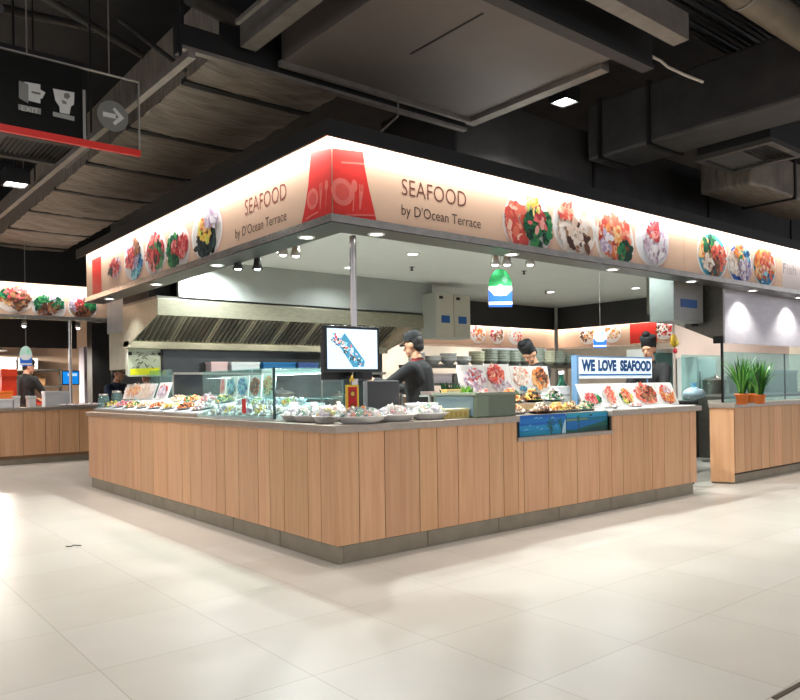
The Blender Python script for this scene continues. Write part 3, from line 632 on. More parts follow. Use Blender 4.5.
box_duct('wrapped_duct', 'low crinkled duct above the last dish pictures on the far right', 5.5, 7.9, -.3, .32, 3.45, 3.9, [6.6], 'x')
box_duct('black_duct', 'wide black duct along the back right of the ceiling', 1.9, 14, .75, 1.9, 3.35, 4.0, [4, 6.5, 9], 'x', DKD)
for k in range(7):
    p = onZ(636 + 19 * k, 0, 4.45); y = p.y
    tag(MB().tube([(2.0, y, 4.45 - .02 * (k % 2)), (12, y, 4.45 - .02 * (k % 2))], .028, 8).build('conduit_pipe', BLACK_M), 'dark conduit pipe in the bundle high on the right', 'pipe', 'conduit pipes high on the right')
t = thing('round_duct', 'thick pale round duct in the top right corner', 'duct', (5, -2.1, 3.8))
p0 = onD(735, -14, 5.2); p0 = p0 - Vector((1.2, 0, 0)); p1 = p0 + Vector((5, 0, 0)); MB().tube([p0, p1], .12, 20).build('shell', mat('pale_duct', C(120, 108, 92), .5, .2, .15, 5), t)
for q in (.35, 1.3, 2.6): a = p0 + Vector((q, 0, 0)); MB().tube([a, a + Vector((.03, 0, 0))], .128, 20).build('collar', GALV, t)
cbl = [onD(630, 45, 6.0), onD(645, 53, 6.1), onD(661, 61, 6.2), (onD(668, 67, 6.2)), onD(685, 75, 6.3), onD(703, 82, 6.4)]
tag(MB().tube(cbl, .012, 6).build('white_cable', mat('white_sheath', C(210, 200, 184), .5)), 'loose white cable hanging right of the grey duct board', 'cable')
for px, py, q in [(395, 122, 'rod'), (795, 110, 'x')]:
    pass
a, b = onD(376, 136, 5.3), onD(398, 116, 5.6)
tag(MB().tube([a, b, b + Vector((.02, .02, .12))], .008, 6).build('hanger_rod', GALV), 'thin pale rod rising just above the corner of the sign', 'rod')
# dark service pipes and struts among the ducts at top left
for i, (q0, q1, rad) in enumerate([((40, -5, 5.2), (150, 60, 6.5), .03), ((120, 20, 6), (185, 70, 5.5), .02), ((190, -5, 4.9), (235, 18, 5.3), .07), ((0, 8, 6.5), (100, 30, 7.8), .04)]):
    tag(MB().tube([onD(*q0), onD(*q1)], rad, 10).build('service_pipe', mat('pipe_dark', C(60, 56, 52), .5, .1, .2, 8)), ['slim dark pipe at the top left behind the direction sign', 'short thin pipe left of the crossing channel', 'fat grey pipe at the top edge left of the steel beam', 'dark pipe at the far top left corner'][i], 'pipe')

# ---- hanging direction sign
sg = thing('direction_sign', 'hanging clear acrylic direction sign with exit pictogram, arrow disc and red lower edge', 'sign', (-1.9, 0, 2.57))
SX1 = -1.32; SX0 = -3.0
MB().box(SX0, SX1, -.006, .006, 2.57, 2.98).build('acrylic_panel', SIGNGLASS, sg)
MB().box(SX0, SX1, -.012, .012, 2.555, 2.59).build('red_edge', mat('red_edge', C(226, 48, 38), .4, 0, .02, 9), sg)
MB().box(SX0, SX1, -.008, .008, 2.978, 2.984).box(SX1 - .006, SX1, -.008, .008, 2.57, 2.984).build('edge_trim', mat('sign_edge', C(170, 166, 160), .4, .3), sg)
s0 = Frame((0, -.007, 0), (1, 0, 0), (0, 0, 1)); sx = lambda x, y: (onY(x, y, 0).x, onY(x, y, 0).z)
m = MB(); A = sx(8, 70)[0]; m.box(SX0, sx(82, 100)[0], .006, .009, 2.59, 2.978); m.build('dark_backing', mat('sign_dark', C(24, 22, 21), .5), sg)
m = MB(); q = sx(84, 115); m.box(q[0] - .008, q[0] + .006, -.012, -.006, 2.59, 2.86); m.build('divider', mat('divider_grey', C(150, 148, 142), .5), sg)
def S(pts, h=.0): return [s0.p(*sx(*p), h) for p in pts]
GRY = C(214, 212, 206); GR2 = C(134, 132, 126)
m = MB(); m.poly(S([(18.5, 81), (28, 85), (28, 104), (18.5, 98.5)], .002), 0, GR2); m.poly(S([(23, 82), (40, 85), (40, 90), (45, 93), (42, 99), (40, 99), (40, 104), (28, 101), (28, 86)], .001), 0, GRY); m.poly(S([(31, 91.5), (40, 93.5), (40, 95.5), (31, 93.5)], .003), 0, C(110, 108, 102))
m.poly(S([(18, 104.5), (40.5, 109), (40.5, 115), (18, 110)], .001), 0, C(150, 148, 140)); m.build('exit_pictogram', PRINT, sg)
m = MB(); a0, a1 = sx(21, 110), sx(38, 113); fs = Frame((0, -.01, 0), (1, 0, 0), (0, 0, 1)); text_into(m, 'EXIT', fs, a0[0], a0[1] - .006, a1[0] - a0[0], .026, 0, GRY); m.build('lettering', PRINT, sg)
m = MB(); m.poly(S([(52.5, 89), (74, 93), (73.5, 105), (70.5, 107), (69, 115), (59.5, 113), (59, 107), (55, 101)], .001), 0, GRY); m.poly(S([(63.5, 94), (68, 93.5), (70, 97), (67, 100), (63.5, 98)], .002), 0, C(120, 118, 112)); m.poly(S([(61, 100), (66, 102), (66, 105), (62, 104)], .002), 0, C(130, 128, 120))
m.poly(S([(52.5, 112), (74, 117), (74, 121.5), (52.5, 116.5)], .001), 0, C(160, 158, 150)); m.build('hand_pictogram', PRINT, sg)
m = MB(); c = sx(112.5, 116.5); rx = .085; m.poly([s0.p(c[0] + rx * math.cos(2 * PI * k / 32), c[1] + rx * math.sin(2 * PI * k / 32), .001) for k in range(32)], 0, C(126, 124, 118)); m.build('arrow_disc', PRINT, sg)
m = MB(); ax = lambda a, b: s0.p(c[0] + a * .1, c[1] + b * .1, .003)
m.poly([ax(-.55, .13), ax(-.55, -.13), ax(.15, -.13), ax(.15, .13)], 0, GRY); m.poly([ax(.62, 0), ax(.1, .5), ax(-.02, .38), ax(.3, 0)], 0, GRY); m.poly([ax(.62, 0), ax(.3, 0), ax(-.02, -.38), ax(.1, -.5)], 0, GRY); m.build('arrow', PRINT, sg)
for px in (27, 109): x = sx(px, 70)[0]; MB().tube([(x, 0, 2.98), (x, 0, 5)], .004, 6).build('hanging_wire', GALV, sg)
# ================================================================== KITCHEN HOOD AND BACK WALL
hd = thing('exhaust_hood', 'long stainless exhaust hood with slanted grease filters over the left kitchen line', 'extractor hood', (2.3, 4.7, 1.78))
HX0, HX1, HY0, HY1 = .41, 4.62, 4.28, 5.48
MB().box(HX0, HX1, HY0, HY0 + .02, 2.10, 2.30).build('front_band', STEEL_HOOD, hd, bevel=.004)
MB().box(HX0, HX1, HY0 + .02, HY1, 2.30, 2.33).build('top_sheet', STEEL_D, hd)
side = [(HY0 + .02, 2.10), (HY0 + .02, 2.3), (HY1, 2.3), (HY1, 1.78), (HY1 - .12, 1.78)]
def yz(poly, x0, x1): 
    M = Matrix(((0, 0, 1, 0), (1, 0, 0, 0), (0, 1, 0, 0), (0, 0, 0, 1))); return MB().prism(poly, x0, x1, M=M)
yz(side, HX0, HX0 + .015).build('end_panel', STEEL_HOOD, hd); yz(side, HX1 - .015, HX1).build('end_panel', STEEL_HOOD, hd)
MB().box(HX0, HX1, HY1 - .22, HY1, 1.76, 1.86).build('grease_gutter', STEEL_HOOD, hd, bevel=.006)
# filter bank: slanted from the front band down to the rear gutter
fa, fb = Vector((0, HY0 + .35, 2.26)), Vector((0, HY1 - .2, 1.86)); fd = (fb - fa); FL = fd.length; fd.normalize()
def fM(x): return Matrix(((1, 0, 0, x), (0, fd.y, -fd.z, fa.y), (0, fd.z, fd.y, fa.z), (0, 0, 0, 1)))
x = HX0 + .06
fi = 0
while x + .5 < HX1:
    fo = MB().box(0, .48, 0, .03, -.02, 0, M=fM(x)).box(0, .48, FL - .03, FL, -.02, 0, M=fM(x)).box(0, .025, .03, FL - .03, -.02, 0, M=fM(x)).box(.455, .48, .03, FL - .03, -.02, 0, M=fM(x)).box(0, .48, 0, FL, .01, .014, M=fM(x)).build('filter_frame', STEEL_HOOD, hd)
    for k in range(6): MB().box(.04 + .07 * k, .07 + .07 * k, .03, FL - .03, -.022, .0, M=fM(x)).build('baffle', STEEL_D, fo)
    x += .5; fi += 1
MB().box(HX0 + .05, 1.95, HY0 + .10, HY0 + .3, 2.2, 2.215).box(2.05, HX1 - .05, HY0 + .10, HY0 + .3, 2.2, 2.215).build('air_slot', STEEL_D, hd)
MB().box(HX0 + .12, 1.9, HY0 + .13, HY0 + .26, 2.195, 2.2).box(2.1, HX1 - .1, HY0 + .13, HY0 + .26, 2.195, 2.2).build('slot_grille', BLACK_M, hd)
for k in range(4):
    xk = .9 + k * 1.0; MB().box(xk - .15, xk + .15, HY0 + .03, HY0 + .08, 2.15, 2.17).build('added_hood_lamp', LAMP_S, hd); area_light('added_hood_light', (xk, HY0 + .06, 2.145), .3, .04, 8, (0, .9, -.5), (1, 1, .86), xdir=(1, 0, 0))  # lamps added out of sight behind the front band to brighten the filters
struct('trim_4', MB().box(.68, 4.75, 4.3, 4.36, 2.31, 2.8), mat('bulkhead_grey', C(158, 161, 156), .55, 0, .03, 4))
struct('trim_5', MB().box(.42, .68, 4.6, 5.5, 2.34, 2.8), BLACK)
wl = MB().box(.9, 4.7, 5.52, 5.56, .0, 1.8); struct('wall_kitchen', wl, mat('dark_splashback', C(82, 86, 86), .1, .35, .12, 3))
struct('trim_6', MB().box(.46, .9, 5.5, 5.56, 1.42, 1.8), mat('pale_splash', C(178, 180, 158), .4, .1, .08, 4))
t = thing('wall_cabinet', 'pale two door wall box with blue stickers beside the hood', 'cabinet', (4.95, 4.05, 2.0))
MB().box(4.55, 5.27, 4.0, 4.35, 1.94, 2.62).build('body', GREYP, t, bevel=.005)
for k in range(2):
    a = 4.56 + .355 * k; dr = MB().box(a, a + .345, 3.985, 4.0, 1.95, 2.61).build('door', mat('cabinet_grey', C(186, 180, 166), .5), t, bevel=.003)
    MB().box(a + .09, a + .26, 3.98, 3.985, 2.17, 2.28).build('blue_sticker', mat('blue_sticker', C(30, 84, 150), .4, 0, .06, 40), dr)
    MB().box(a + .05, a + .12, 3.975, 3.985, 2.53, 2.57).build('latch', BLACK_M, dr)
# right hood of the neighbouring stall
hr = thing('exhaust_hood', 'pale lilac grey steel hood front of the stall on the right, hanging under the sign', 'extractor hood', (8, .8, 1.7))
MB().box(5.97, 9.3, .28, .3, 1.69, 2.36).build('front_panel', mat('lilac_steel', C(216, 212, 218), .4, .35, .06, 6, (1, 1, 3)), hr)
yz([(.3, 1.69), (.3, 2.8), (1.35, 2.8), (1.35, 2.14), (1.05, 2.02)], 5.97, 5.99).build('end_panel', STEEL_D, hr)
MB().box(5.99, 9.3, .3, 1.35, 2.3, 2.33).build('top_sheet', STEEL_D, hr)
MB().box(5.95, 5.97, .3, .42, 1.69, 1.78).build('corner_bracket', BLACK_M, hr)
MB().box(5.95, 5.968, .62, .7, 1.92, 2.34).build('upright_strip', BLACK_M, hr)
t = thing('control_cabinet', 'pale steel box with one blue sticker hung under the right sign', 'cabinet', (5.5, .7, 1.95))
cyb = max(.8, onX(650, 300, 5.2).y)
MB().box(5.2, 5.87, .5, cyb, 1.95, 2.8).build('body', mat('pale_steel', C(160, 159, 156), .4, .4, .04, 8), t, bevel=.006)
a = onY(681, 300, .495); b = onY(697, 300, .495); MB().box(a.x, b.x, .493, .5, 2.12, 2.22).build('blue_sticker', MATS['blue_sticker'], t)
MB().box(5.19, 5.2, .5, cyb, 1.955, 2.8).build('side_panel', mat('side_steel', C(98, 104, 100), .45, .4, .1, 6), t)
# left end: duct box, column, menu glass
t = thing('duct_drop', 'blue grey duct box at the left end of the hood over a beige column', 'duct', (.3, 5.8, 1.9))
DY = 5.58; k0, k1 = onY(124, 325, DY).x, onY(134, 325, DY).x; ky = onX(107, 325, k0).y; kz = onY(124, 331, DY).z
MB().box(k0, k1, DY, ky, kz, 2.8).build('casing', mat('blue_grey_steel', C(150, 160, 166), .4, .5, .1, 6), t, bevel=.006)
struct('trim_7', MB().box(k0 + .02, k1 + .04, DY + .02, ky - .02, 1.5, kz), mat('beige_column', C(150, 144, 120), .5, .1, .25, 3))
t = thing('menu_glass', 'wall glass panel with scribbled menu and a yellow highlighted strip left of the hood', 'sign', (.45, 5.48, 1.3))
MB().box(.46, .92, 5.47, 5.485, 1.4, 1.76).build('glass_panel', mat('frosted_glass', C(196, 204, 182), .2, 0, .05, 5), t)
m = MB(); rng = random.Random(3); fr = Frame((.22, 5.468, 0), (1, 0, 0), (0, 0, 1))
m.poly([fr.p(.27, 1.42, .001), fr.p(.66, 1.42, .001), fr.p(.66, 1.52, .001), fr.p(.27, 1.5, .001)], 0, C(226, 230, 30))
for k in range(26):
    a, b = rng.uniform(.3, .6), rng.uniform(1.5, 1.72); m.poly(blob(fr, a, b, .03, .006, rng.uniform(-1, 1), .002 + k * .00005, rng, 6), 0, C(90, 90, 70))
m.build('scribbles', PRINT, t)
MB().box(.9, .93, 5.45, 5.49, .96, 1.78).build('dark_edge', BLACK_M, t)
for a, b in ((.49, 1.7), (.88, 1.7)): MB().box(a - .02, a + .02, 5.455, 5.47, b - .02, b + .02).build('fixing', BLACK_M, t)

# cooking line along the back wall
ck = thing('kitchen_bench', 'stainless kitchen bench along the back wall under the hood', 'workbench', (2.7, 5.1, 0))
MB().box(1.0, 4.6, 4.75, 5.5, .86, .9).build('bench_top', STEEL, ck, bevel=.004)
MB().box(1.0, 4.6, 4.78, 5.5, .1, .86).build('bench_front', STEEL_D, ck)
MB().box(1.0, 4.6, 5.3, 5.5, 1.42, 1.45).build('upper_shelf', STEEL, ck)
for xk in (1.02, 2.2, 3.4, 4.56): MB().box(xk, xk + .03, 5.4, 5.43, .9, 1.42).build('shelf_leg', STEEL, ck)
def box_thing(name, label, cat, x0, x1, y0, y1, z0, z1, col, lidcol=None, group=None, mm=None):
    t = thing(name, label, cat, ((x0 + x1) / 2, (y0 + y1) / 2, z0), group=group)
    MB().box(x0, x1, y0, y1, z0, z0 + (z1 - z0) * .8, 0, col).build('body', mm or CLOTH_P, t, bevel=.006)
    MB().box(x0 - .008, x1 + .008, y0 - .008, y1 + .008, z0 + (z1 - z0) * .8, z1, 0, lidcol or col).build('lid', mm or CLOTH_P, t, bevel=.006)
    return t
CLOTH_P = colmat('plastic', .35, .5, grain=.02)
bx = [(1.55, 1.8, C(224, 196, 200), 'pinkish'), (1.86, 2.3, C(220, 232, 240), 'pale white'), (2.36, 2.9, C(30, 110, 170), 'bright blue'), (2.95, 3.3, C(60, 90, 150), 'deep blue'), (3.4, 3.75, C(120, 150, 170), 'slate blue'), (3.85, 4.2, C(70, 150, 140), 'sea green')]
for a, b, c, nme in bx: box_thing('storage_tub', nme + ' lidded tub on the kitchen back shelf under the hood', 'tub', a, b, 5.32, 5.5, 1.451, 1.6, c, tuple(min(1, q * 1.2) for q in c), 'tubs on the kitchen back shelf')
def pot(x, y, z, r, h, label, mm=STEEL):
    t = thing('cooking_pot', label, 'pot', (x, y, z), group='pots on the kitchen bench')
    MB().lathe([(0, 0), (r, 0), (r, h), (r * 1.05, h), (r * 1.05, h + .008), (r * .95, h + .008), (r * .95, h - .02)], 24, M=TR(x, y, z)).build('body', mm, t)
    MB().lathe([(r, h + .01), (r * .6, h + .04), (.02, h + .055), (.02, h + .08), (0, h + .085)], 24, M=TR(x, y, z)).build('lid', mm, t)
    for s in (-1, 1): MB().tube([(x + s * r, y - .03, z + h * .75), (x + s * (r + .04), y - .03, z + h * .78), (x + s * (r + .04), y + .03, z + h * .78), (x + s * r, y + .03, z + h * .75)], .007, 6).build('handle', mm, t)
pot(1.4, 5.05, .9, .15, .2, 'left steel pot on the kitchen bench'); pot(2.5, 5.05, .9, .18, .24, 'middle large steel pot on the kitchen bench'); pot(3.5, 5.05, .9, .14, .18, 'right steel pot on the kitchen bench')

# inner shelf unit with stacked bowls (behind the chefs)
sh = thing('bowl_shelf', 'long grey steel shelf rack behind the chefs carrying stacks of pale bowls', 'shelf', (7, 5.0, 0))
SY0, SY1 = 4.7, 5.15
MB().box(4.75, 9.1, SY0, SY1, 1.52, 1.57).build('shelf_board', STEEL_D, sh); MB().box(4.75, 6.2, SY0, SY1, 1.22, 1.26).build('shelf_board', STEEL_D, sh)
MB().box(4.75, 9.1, SY0 - .1, SY1, .86, .9).build('bench_top', STEEL, sh); MB().box(4.78, 9.1, SY0, SY1, 0, .86).build('bench_front', mat('bench_pale', C(186, 190, 176), .5, .1, .05, 6), sh)
for xk in (4.76, 6.2, 7.6, 9.05): MB().box(xk, xk + .04, SY1 - .05, SY1 - .01, .9, 1.57).build('upright', STEEL, sh)
def bowl_mesh(r, h): return MB().lathe([(0, .004), (r * .5, 0), (r * .55, .006), (r * .85, h * .55), (r, h), (r * .97, h), (r * .8, h * .55), (r * .5, .014), (0, .014)], 20)
BOWLM = [mat('bowl_greygreen', C(168, 174, 160), .35, 0, .03, 10), CERAM, mat('bowl_cream', C(224, 220, 190), .35, 0, .03, 10)]
protos = []
for i, bm in enumerate(BOWLM):
    o = bowl_mesh(.15, .1).build('bowl', bm); protos.append(o)
kinds = ['grey green bowl', 'white bowl', 'cream bowl']
xs = [4.95, 5.3, 5.65, 6.0, 6.33, 6.66, 6.98, 7.3, 7.62, 7.94, 8.25, 8.56, 8.86]
first = [True] * 3
for i, x in enumerate(xs):
    kd = 1 if i < 4 else (2 if i in (4, 10) else 0); n = [3, 2, 3, 2, 4, 5, 5, 5, 6, 6, 5, 5, 4][i]
    for k in range(n):
        if first[kd]: o = protos[kd]; first[kd] = False
        else: o = protos[kd].copy(); COL.objects.link(o)
        o.location = (x, 4.92, 1.571 + k * .045); WM[o.name] = Matrix.Translation(o.location)
        side = ['first', 'second', 'third', 'fourth', 'fifth', 'sixth', 'seventh', 'eighth', 'ninth', 'tenth', 'eleventh', 'twelfth', 'last'][i]
        pos = 'bottom' if k == 0 else ('top' if k == n - 1 else ['second', 'third', 'fourth', 'fifth'][k - 1] + ' lowest')
        tag(o, f'{pos} {kinds[kd]} in the {side} bowl stack from the left behind the chefs', 'bowl', 'stacked bowls on the shelf rack')
for i, (a, b, c, nm) in enumerate([(4.8, 5.1, C(190, 150, 130), 'brown'), (5.15, 5.6, C(206, 190, 196), 'pale pink'), (5.65, 6.1, C(120, 116, 108), 'grey')]):
    box_thing('storage_tub', nm + ' tub on the short lower shelf right of the black shirted chef', 'tub', a, b, 4.78, 5.1, 1.26, 1.42, c, None, 'tubs on the lower shelf')

# ================================================================== FOOD
def mound(mb, c, rx, ry, h, pals, rng, n=40, size=.03, base_z=0):
    n = int(n * 1.7); size *= .8
    for _ in range(n):
        t = rng.uniform(0, 2 * PI); q = math.sqrt(rng.random()); x, y = q * rx * math.cos(t), q * ry * math.sin(t); z = h * (1 - q * q) * rng.uniform(.6, 1)
        s = size * rng.uniform(.6, 1.2); M = Euler((rng.uniform(0, 6), rng.uniform(0, 6), rng.uniform(0, 6))).to_matrix().to_4x4()
        mb.ell((c[0] + x, c[1] + y, c[2] + z), (s, s * rng.uniform(.5, .9), s * rng.uniform(.25, .5)), 0, rng.choice(PAL[rng.choice(pals)]), M, 7, 5, .28, rng)
def oval_plate(L, W, h=.022): return [(0, .004), (.55, 0), (.6, .003), (.9, h * .8), (1, h), (.97, h), (.86, h * .7), (.58, .008), (0, .008)]
def dish(x, y, z, L, W, rz, pals, label, seed, group=None, n=45, hgt=.05, size=.026, plate=CERAM, tilt=None, garnish=None, name='seafood_plate', cat='plate of food'):
    rng = random.Random(seed); M = TR(x, y, z, rz) 
    if tilt: M = Matrix.Translation((x, y, z)) @ tilt @ Matrix.Rotation(rz, 4, 'Z')
    t = thing(name, label, cat, group=group, M=M)
    MB().lathe(oval_plate(L, W), 24, sx=L, sy=W).build('plate', plate, t, local=True)
    m = MB(); mound(m, (0, 0, .012), L * .72, W * .72, hgt, pals, rng, n, size); o = m.build('food_heap', FOOD, t, local=True); o['kind'] = 'stuff'
    if garnish:
        m = MB(); mound(m, (L * .35, -W * .3, hgt * .6), L * .2, W * .25, hgt * .35, [garnish], rng, 8, size * .9); o = m.build('garnish', FOOD, t, local=True); o['kind'] = 'stuff'
    return t
def wrapped(x, y, z, L, W, rz, pals, label, seed, n=26):
    rng = random.Random(seed); t = thing('wrapped_fish_tray', label, 'packed tray', (x, y, z), rz, 'film wrapped trays on the near counter')
    MB().lathe([(0, .004), (.66, 0), (.76, .01), (1, .045), (1.05, .048), (1.05, .054), (.96, .052), (.74, .018), (0, .014)], 24, sx=L, sy=W).build('foam_tray', WHITE, t, local=True)
    m = MB(); mound(m, (0, 0, .05), L * .72, W * .7, .06, pals, rng, int(n * 1.1), .044); o = m.build('food', FOOD, t, local=True); o['kind'] = 'stuff'
    m = MB(); nu, nv = 24, 5; vs = []
    for j in range(nv + 1):
        q = 1 - j / nv
        for k in range(nu): a = 2 * PI * k / nu; vs.append((L * 1.03 * q * math.cos(a), W * 1.03 * q * math.sin(a), .055 + .062 * (1 - q ** 3) + rng.uniform(-.007, .007)))
    m.add(vs, [(j * nu + k, j * nu + (k + 1) % nu, (j + 1) * nu + (k + 1) % nu, (j + 1) * nu + k) for j in range(nv) for k in range(nu)], 0, (1, 1, 1), True); m.build('film', WRAP, t, local=True)
    return t

# ---- sloped ice bed on the left arm of the counter with rows of plates
bed = thing('ice_bed', 'long sloped white ice bed on the left counter under rows of seafood plates', 'display bed', (.3, 4, .957))
def xz(poly, y0, y1): M = Matrix(((1, 0, 0, 0), (0, 0, -1, 0), (0, 1, 0, 0), (0, 0, 0, 1))); return MB().prism(poly, -y1, -y0, M=M)
xz([(.03, .957), (.03, .985), (.66, 1.11), (.70, 1.11), (.70, .957)], 2.34, 5.5).build('tray', STEEL, bed)
xz([(.05, .99), (.05, 1.0), (.64, 1.118), (.64, 1.105)], 2.36, 5.48).build('ice', ICE, bed)
SL = math.atan2(.118, .59); TILT = Matrix.Rotation(-SL, 4, 'Y')
def bz(x): return 1.0 + (x - .05) * .2 + .001
lp = [['prawn', 'orange'], ['squid', 'pale'], ['yellow', 'green'], ['pale', 'tan'], ['orange', 'brown'], ['squid', 'lilac'], ['green', 'orange'], ['pale', 'yellow'], ['prawn', 'pale'], ['beef', 'lilac']]
nm = {'prawn': 'pink prawn', 'squid': 'white squid', 'yellow': 'yellow and green', 'pale': 'pale fish', 'orange': 'orange', 'green': 'green and orange', 'beef': 'red'}
ordn = ['nearest the glass case', 'second from the glass case', 'third from the glass case', 'fourth from the glass case', 'fifth from the glass case', 'sixth from the glass case', 'seventh from the glass case', 'farthest from the glass case']
for k in range(8):
    pl = lp[(k * 3 + 1) % 10]; y = 2.56 + k * .385
    dish(.19, y, bz(.19), .17, .125, PI / 2, pl, f'{nm[pl[0]]} plate in the front ice bed row, {ordn[k]}', 100 + k, 'plates on the ice bed', tilt=TILT, garnish='green' if k % 2 else 'yellow', hgt=.045)
for k in range(7):
    pl = lp[(k * 7 + 2) % 10]; y = 2.7 + k * .39
    if 4.05 < y < 5.1: continue
    dish(.48, y, bz(.48), .17, .125, PI / 2, pl, f'{nm[pl[0]]} plate in the back ice bed row, {ordn[k]}', 120 + k, 'plates on the ice bed', tilt=TILT, garnish='prawn' if k % 2 else None, hgt=.06)

# ---- menu boards with food pictures
def board(p, u, width, height, tilt, label, prints, group=None, th=.012, name='picture_board', strut=True):
    u = Vector(u).normalized(); nh = u.cross(UP); v = UP * math.cos(tilt) - nh * math.sin(tilt); n = u.cross(v)
    t = thing(name, label, 'picture board', p, group=group); fr = Frame(p, u, v)
    M = Matrix(((u.x, v.x, n.x, p[0]), (u.y, v.y, n.y, p[1]), (u.z, v.z, n.z, p[2]), (0, 0, 0, 1)))
    MB().box(0, width, 0, height, -th, 0, M=M).build('panel', WHITE, t, bevel=.002)
    for (a, b, ra, rb, zones, seed, plate) in prints:
        m = MB(); food_print(m, fr, a * width, b * height, min(ra * 1.15, .46) * width, min(rb * 1.12, .44) * height, zones, seed, plate=plate, shade=None, count=200, bed=C(240, 238, 236)); m.build('food_picture', PRINT, t)
    if strut:
        top = fr.p(width / 2, height * .7, -th); foot = Vector((top.x, top.y, p[2])) - n * 0 - nh * (.10 + .3 * math.sin(tilt) * height)
        MB().bar(top, foot, .03, .006).build('easel_strut', BLACK_M, t)
    return t
UL = (0, -1, 0); UR = (1, 0, 0)
pa = onX(122.5, 402.5, .5); pb = onX(152, 402.5, .5)
board((.5, pa.y, bz(.5) + .012), UL, pa.y - pb.y, .21, .35, 'white board with pink food pictures on the ice bed, larger of two there', [(.3, .5, .3, .42, [('pale', 0, 0, .7, .6), ('orange', .1, .1, .5, .4)], 1, False), (.7, .5, .28, .42, [('prawn', 0, 0, .6, .4), ('pale', 0, 0, .7, .6)], 2, False)], 'boards on the ice bed')
pa = onX(154.5, 402.5, .5); pb = onX(166, 402.5, .5)
board((.5, pa.y, bz(.5) + .012), UL, pa.y - pb.y, .22, .35, 'narrow white board with a red food picture on the ice bed', [(.5, .5, .4, .35, [('beef', 0, .1, .6, .5), ('lilac', 0, -.2, .6, .5)], 3, False)], 'boards on the ice bed')

# ---- glass display case
gc = thing('display_case', 'clear glass display case on the left counter full of white packed fish', 'display case', (.4, 1.6, .957))
GX0, GX1, GY0, GY1, GZ = .06, .74, .95, 2.28, 1.375
MB().box(GX0, GX1, GY0, GY1, .957, .972).build('base', WHITE, gc)
MB().box(GX0, GX0 + .006, GY0, GY1, .972, GZ).build('front_pane', GLASS, gc)
MB().box(GX0 + .006, GX1, GY0, GY0 + .006, .972, GZ).build('end_pane', GLASS, gc); MB().box(GX0 + .006, GX1, GY1 - .006, GY1, .972, GZ).build('end_pane', GLASS, gc)
MB().box(GX0, GX1, GY0, GY1, GZ, GZ + .008).build('top_pane', TEAL, gc)
MB().box(GX0 - .004, GX0 + .012, GY0 - .004, GY0 + .012, .972, GZ + .01).build('corner_post', mat('case_edge', C(60, 84, 84), .3, .4), gc)
MB().box(GX1 - .012, GX1, GY0, GY0 + .012, .972, GZ).build('corner_post', MATS['case_edge'], gc); MB().box(GX1 - .012, GX1, GY1 - .012, GY1, .972, GZ).build('corner_post', MATS['case_edge'], gc)
MB().box(.3, GX1 - .02, GY0 + .01, GY1 - .01, 1.125, 1.133).build('glass_shelf', TEAL, gc)
for i, (px, zs, nmz) in enumerate([(222, [('beef', 0, 0, .6, 1)], 'small red'), (231, [('green', 0, 0, .7, .6), ('blue', 0, 0, .6, .4)], 'green'), (242, [('blue', 0, 0, .7, 1)], 'blue'), (254.5, [('prawn', 0, 0, .7, .7), ('brown', 0, 0, .6, .3)], 'pink prawn'), (267.5, [('green', 0, -.4, .6, .3), ('orange', 0, .3, .5, .5), ('tan', 0, 0, .7, .3)], 'round orange')]):
    p = onX(px, 385, .55); wd = [.12, .23, .23, .23, .24][i]
    board((.55, p.y + wd / 2, 1.135), UL, wd, .215, .1, nmz + ' food picture card standing on the glass shelf in the display case', [(.5, .5, .44, .42, zs, 200 + i, i in (3, 4))], 'cards in the display case', name='picture_card', strut=False)
tg = thing('price_tag', 'bright red tag stuck to the front pane of the glass display case', 'tag', (.05, 1.2, 1.1))
p = onX(244, 406, .055); m = MB().prism([(-.035, -.05), (0, -.07), (.035, -.05), (.035, .06), (-.035, .06)], 0, .004, M=Matrix(((0, 0, 1, .052), (1, 0, 0, p.y), (0, 1, 0, p.z), (0, 0, 0, 1)))); m.build('card', mat('tag_red', C(222, 34, 34), .4, 0, .08, 30), tg)
xz([(GX0 + .02, .973), (GX0 + .02, .985), (.4, 1.09), (.56, 1.09), (.56, .973)], GY0 + .03, GY1 - .03).build('ice_slope', ICE, gc)
TILT2 = Matrix.Rotation(-math.atan2(.105, .32), 4, 'Y')
ordc = ["first", "second", "third", "fourth", "fifth", "sixth", "seventh", "eighth", "last"]
for k in range(9):
    for r_ in range(2):
        xk = .15 + .19 * r_; rngk = random.Random(300 + k * 2 + r_); yk = 1.06 + k * .135
        if r_ and k == 8: continue
        dish(xk, yk, .985 + (xk - .08) * .328 + .004, .1, .062, 0, [['squid', 'pale'], ['pale', 'squid'], ['pale', 'yellow'], ['squid', 'lilac']][(k + r_) % 4], f'white packed fish in the {["front", "back"][r_]} row of the glass case, {ordc[k]} from its near end', 300 + k * 2 + r_, 'white fish packs in the glass case', 16, .045, .03, WHITE, TILT2, None, 'fish_pack', 'fish pack')
# ---- packs around the near corner
wr = [(.2, .84, 'white wrapped fish pack beside the near end of the glass case', ['squid', 'pale'], .15, .1, .3), (.42, .78, 'white wrapped pack behind the others near the glass case end', ['squid', 'lilac'], .14, .1, -.2), (.17, .62, 'pale pack with green leaves left of the corner on the counter', ['squid', 'pale', 'green'], .14, .1, .5), (.4, .55, 'wrapped pack with pink bits left of the red menu stand', ['pale', 'prawn'], .13, .1, .1),
      (.15, .36, 'small wrapped pack close to the counter corner', ['squid', 'pale', 'yellow'], .12, .09, .9), (.28, .1, 'big wrapped tray of green and orange food right on the counter corner', ['squid', 'pale', 'pale', 'green', 'orange'], .19, .11, -.45), (.62, .13, 'wrapped tray with reddish topping right of the corner tray', ['pale', 'squid', 'pale', 'beef'], .17, .11, -.25), (.98, .14, 'wrapped tray of pale noodles and greens left of the white bowl', ['pale', 'squid', 'yellow', 'pale', 'green'], .17, .105, -.15)]
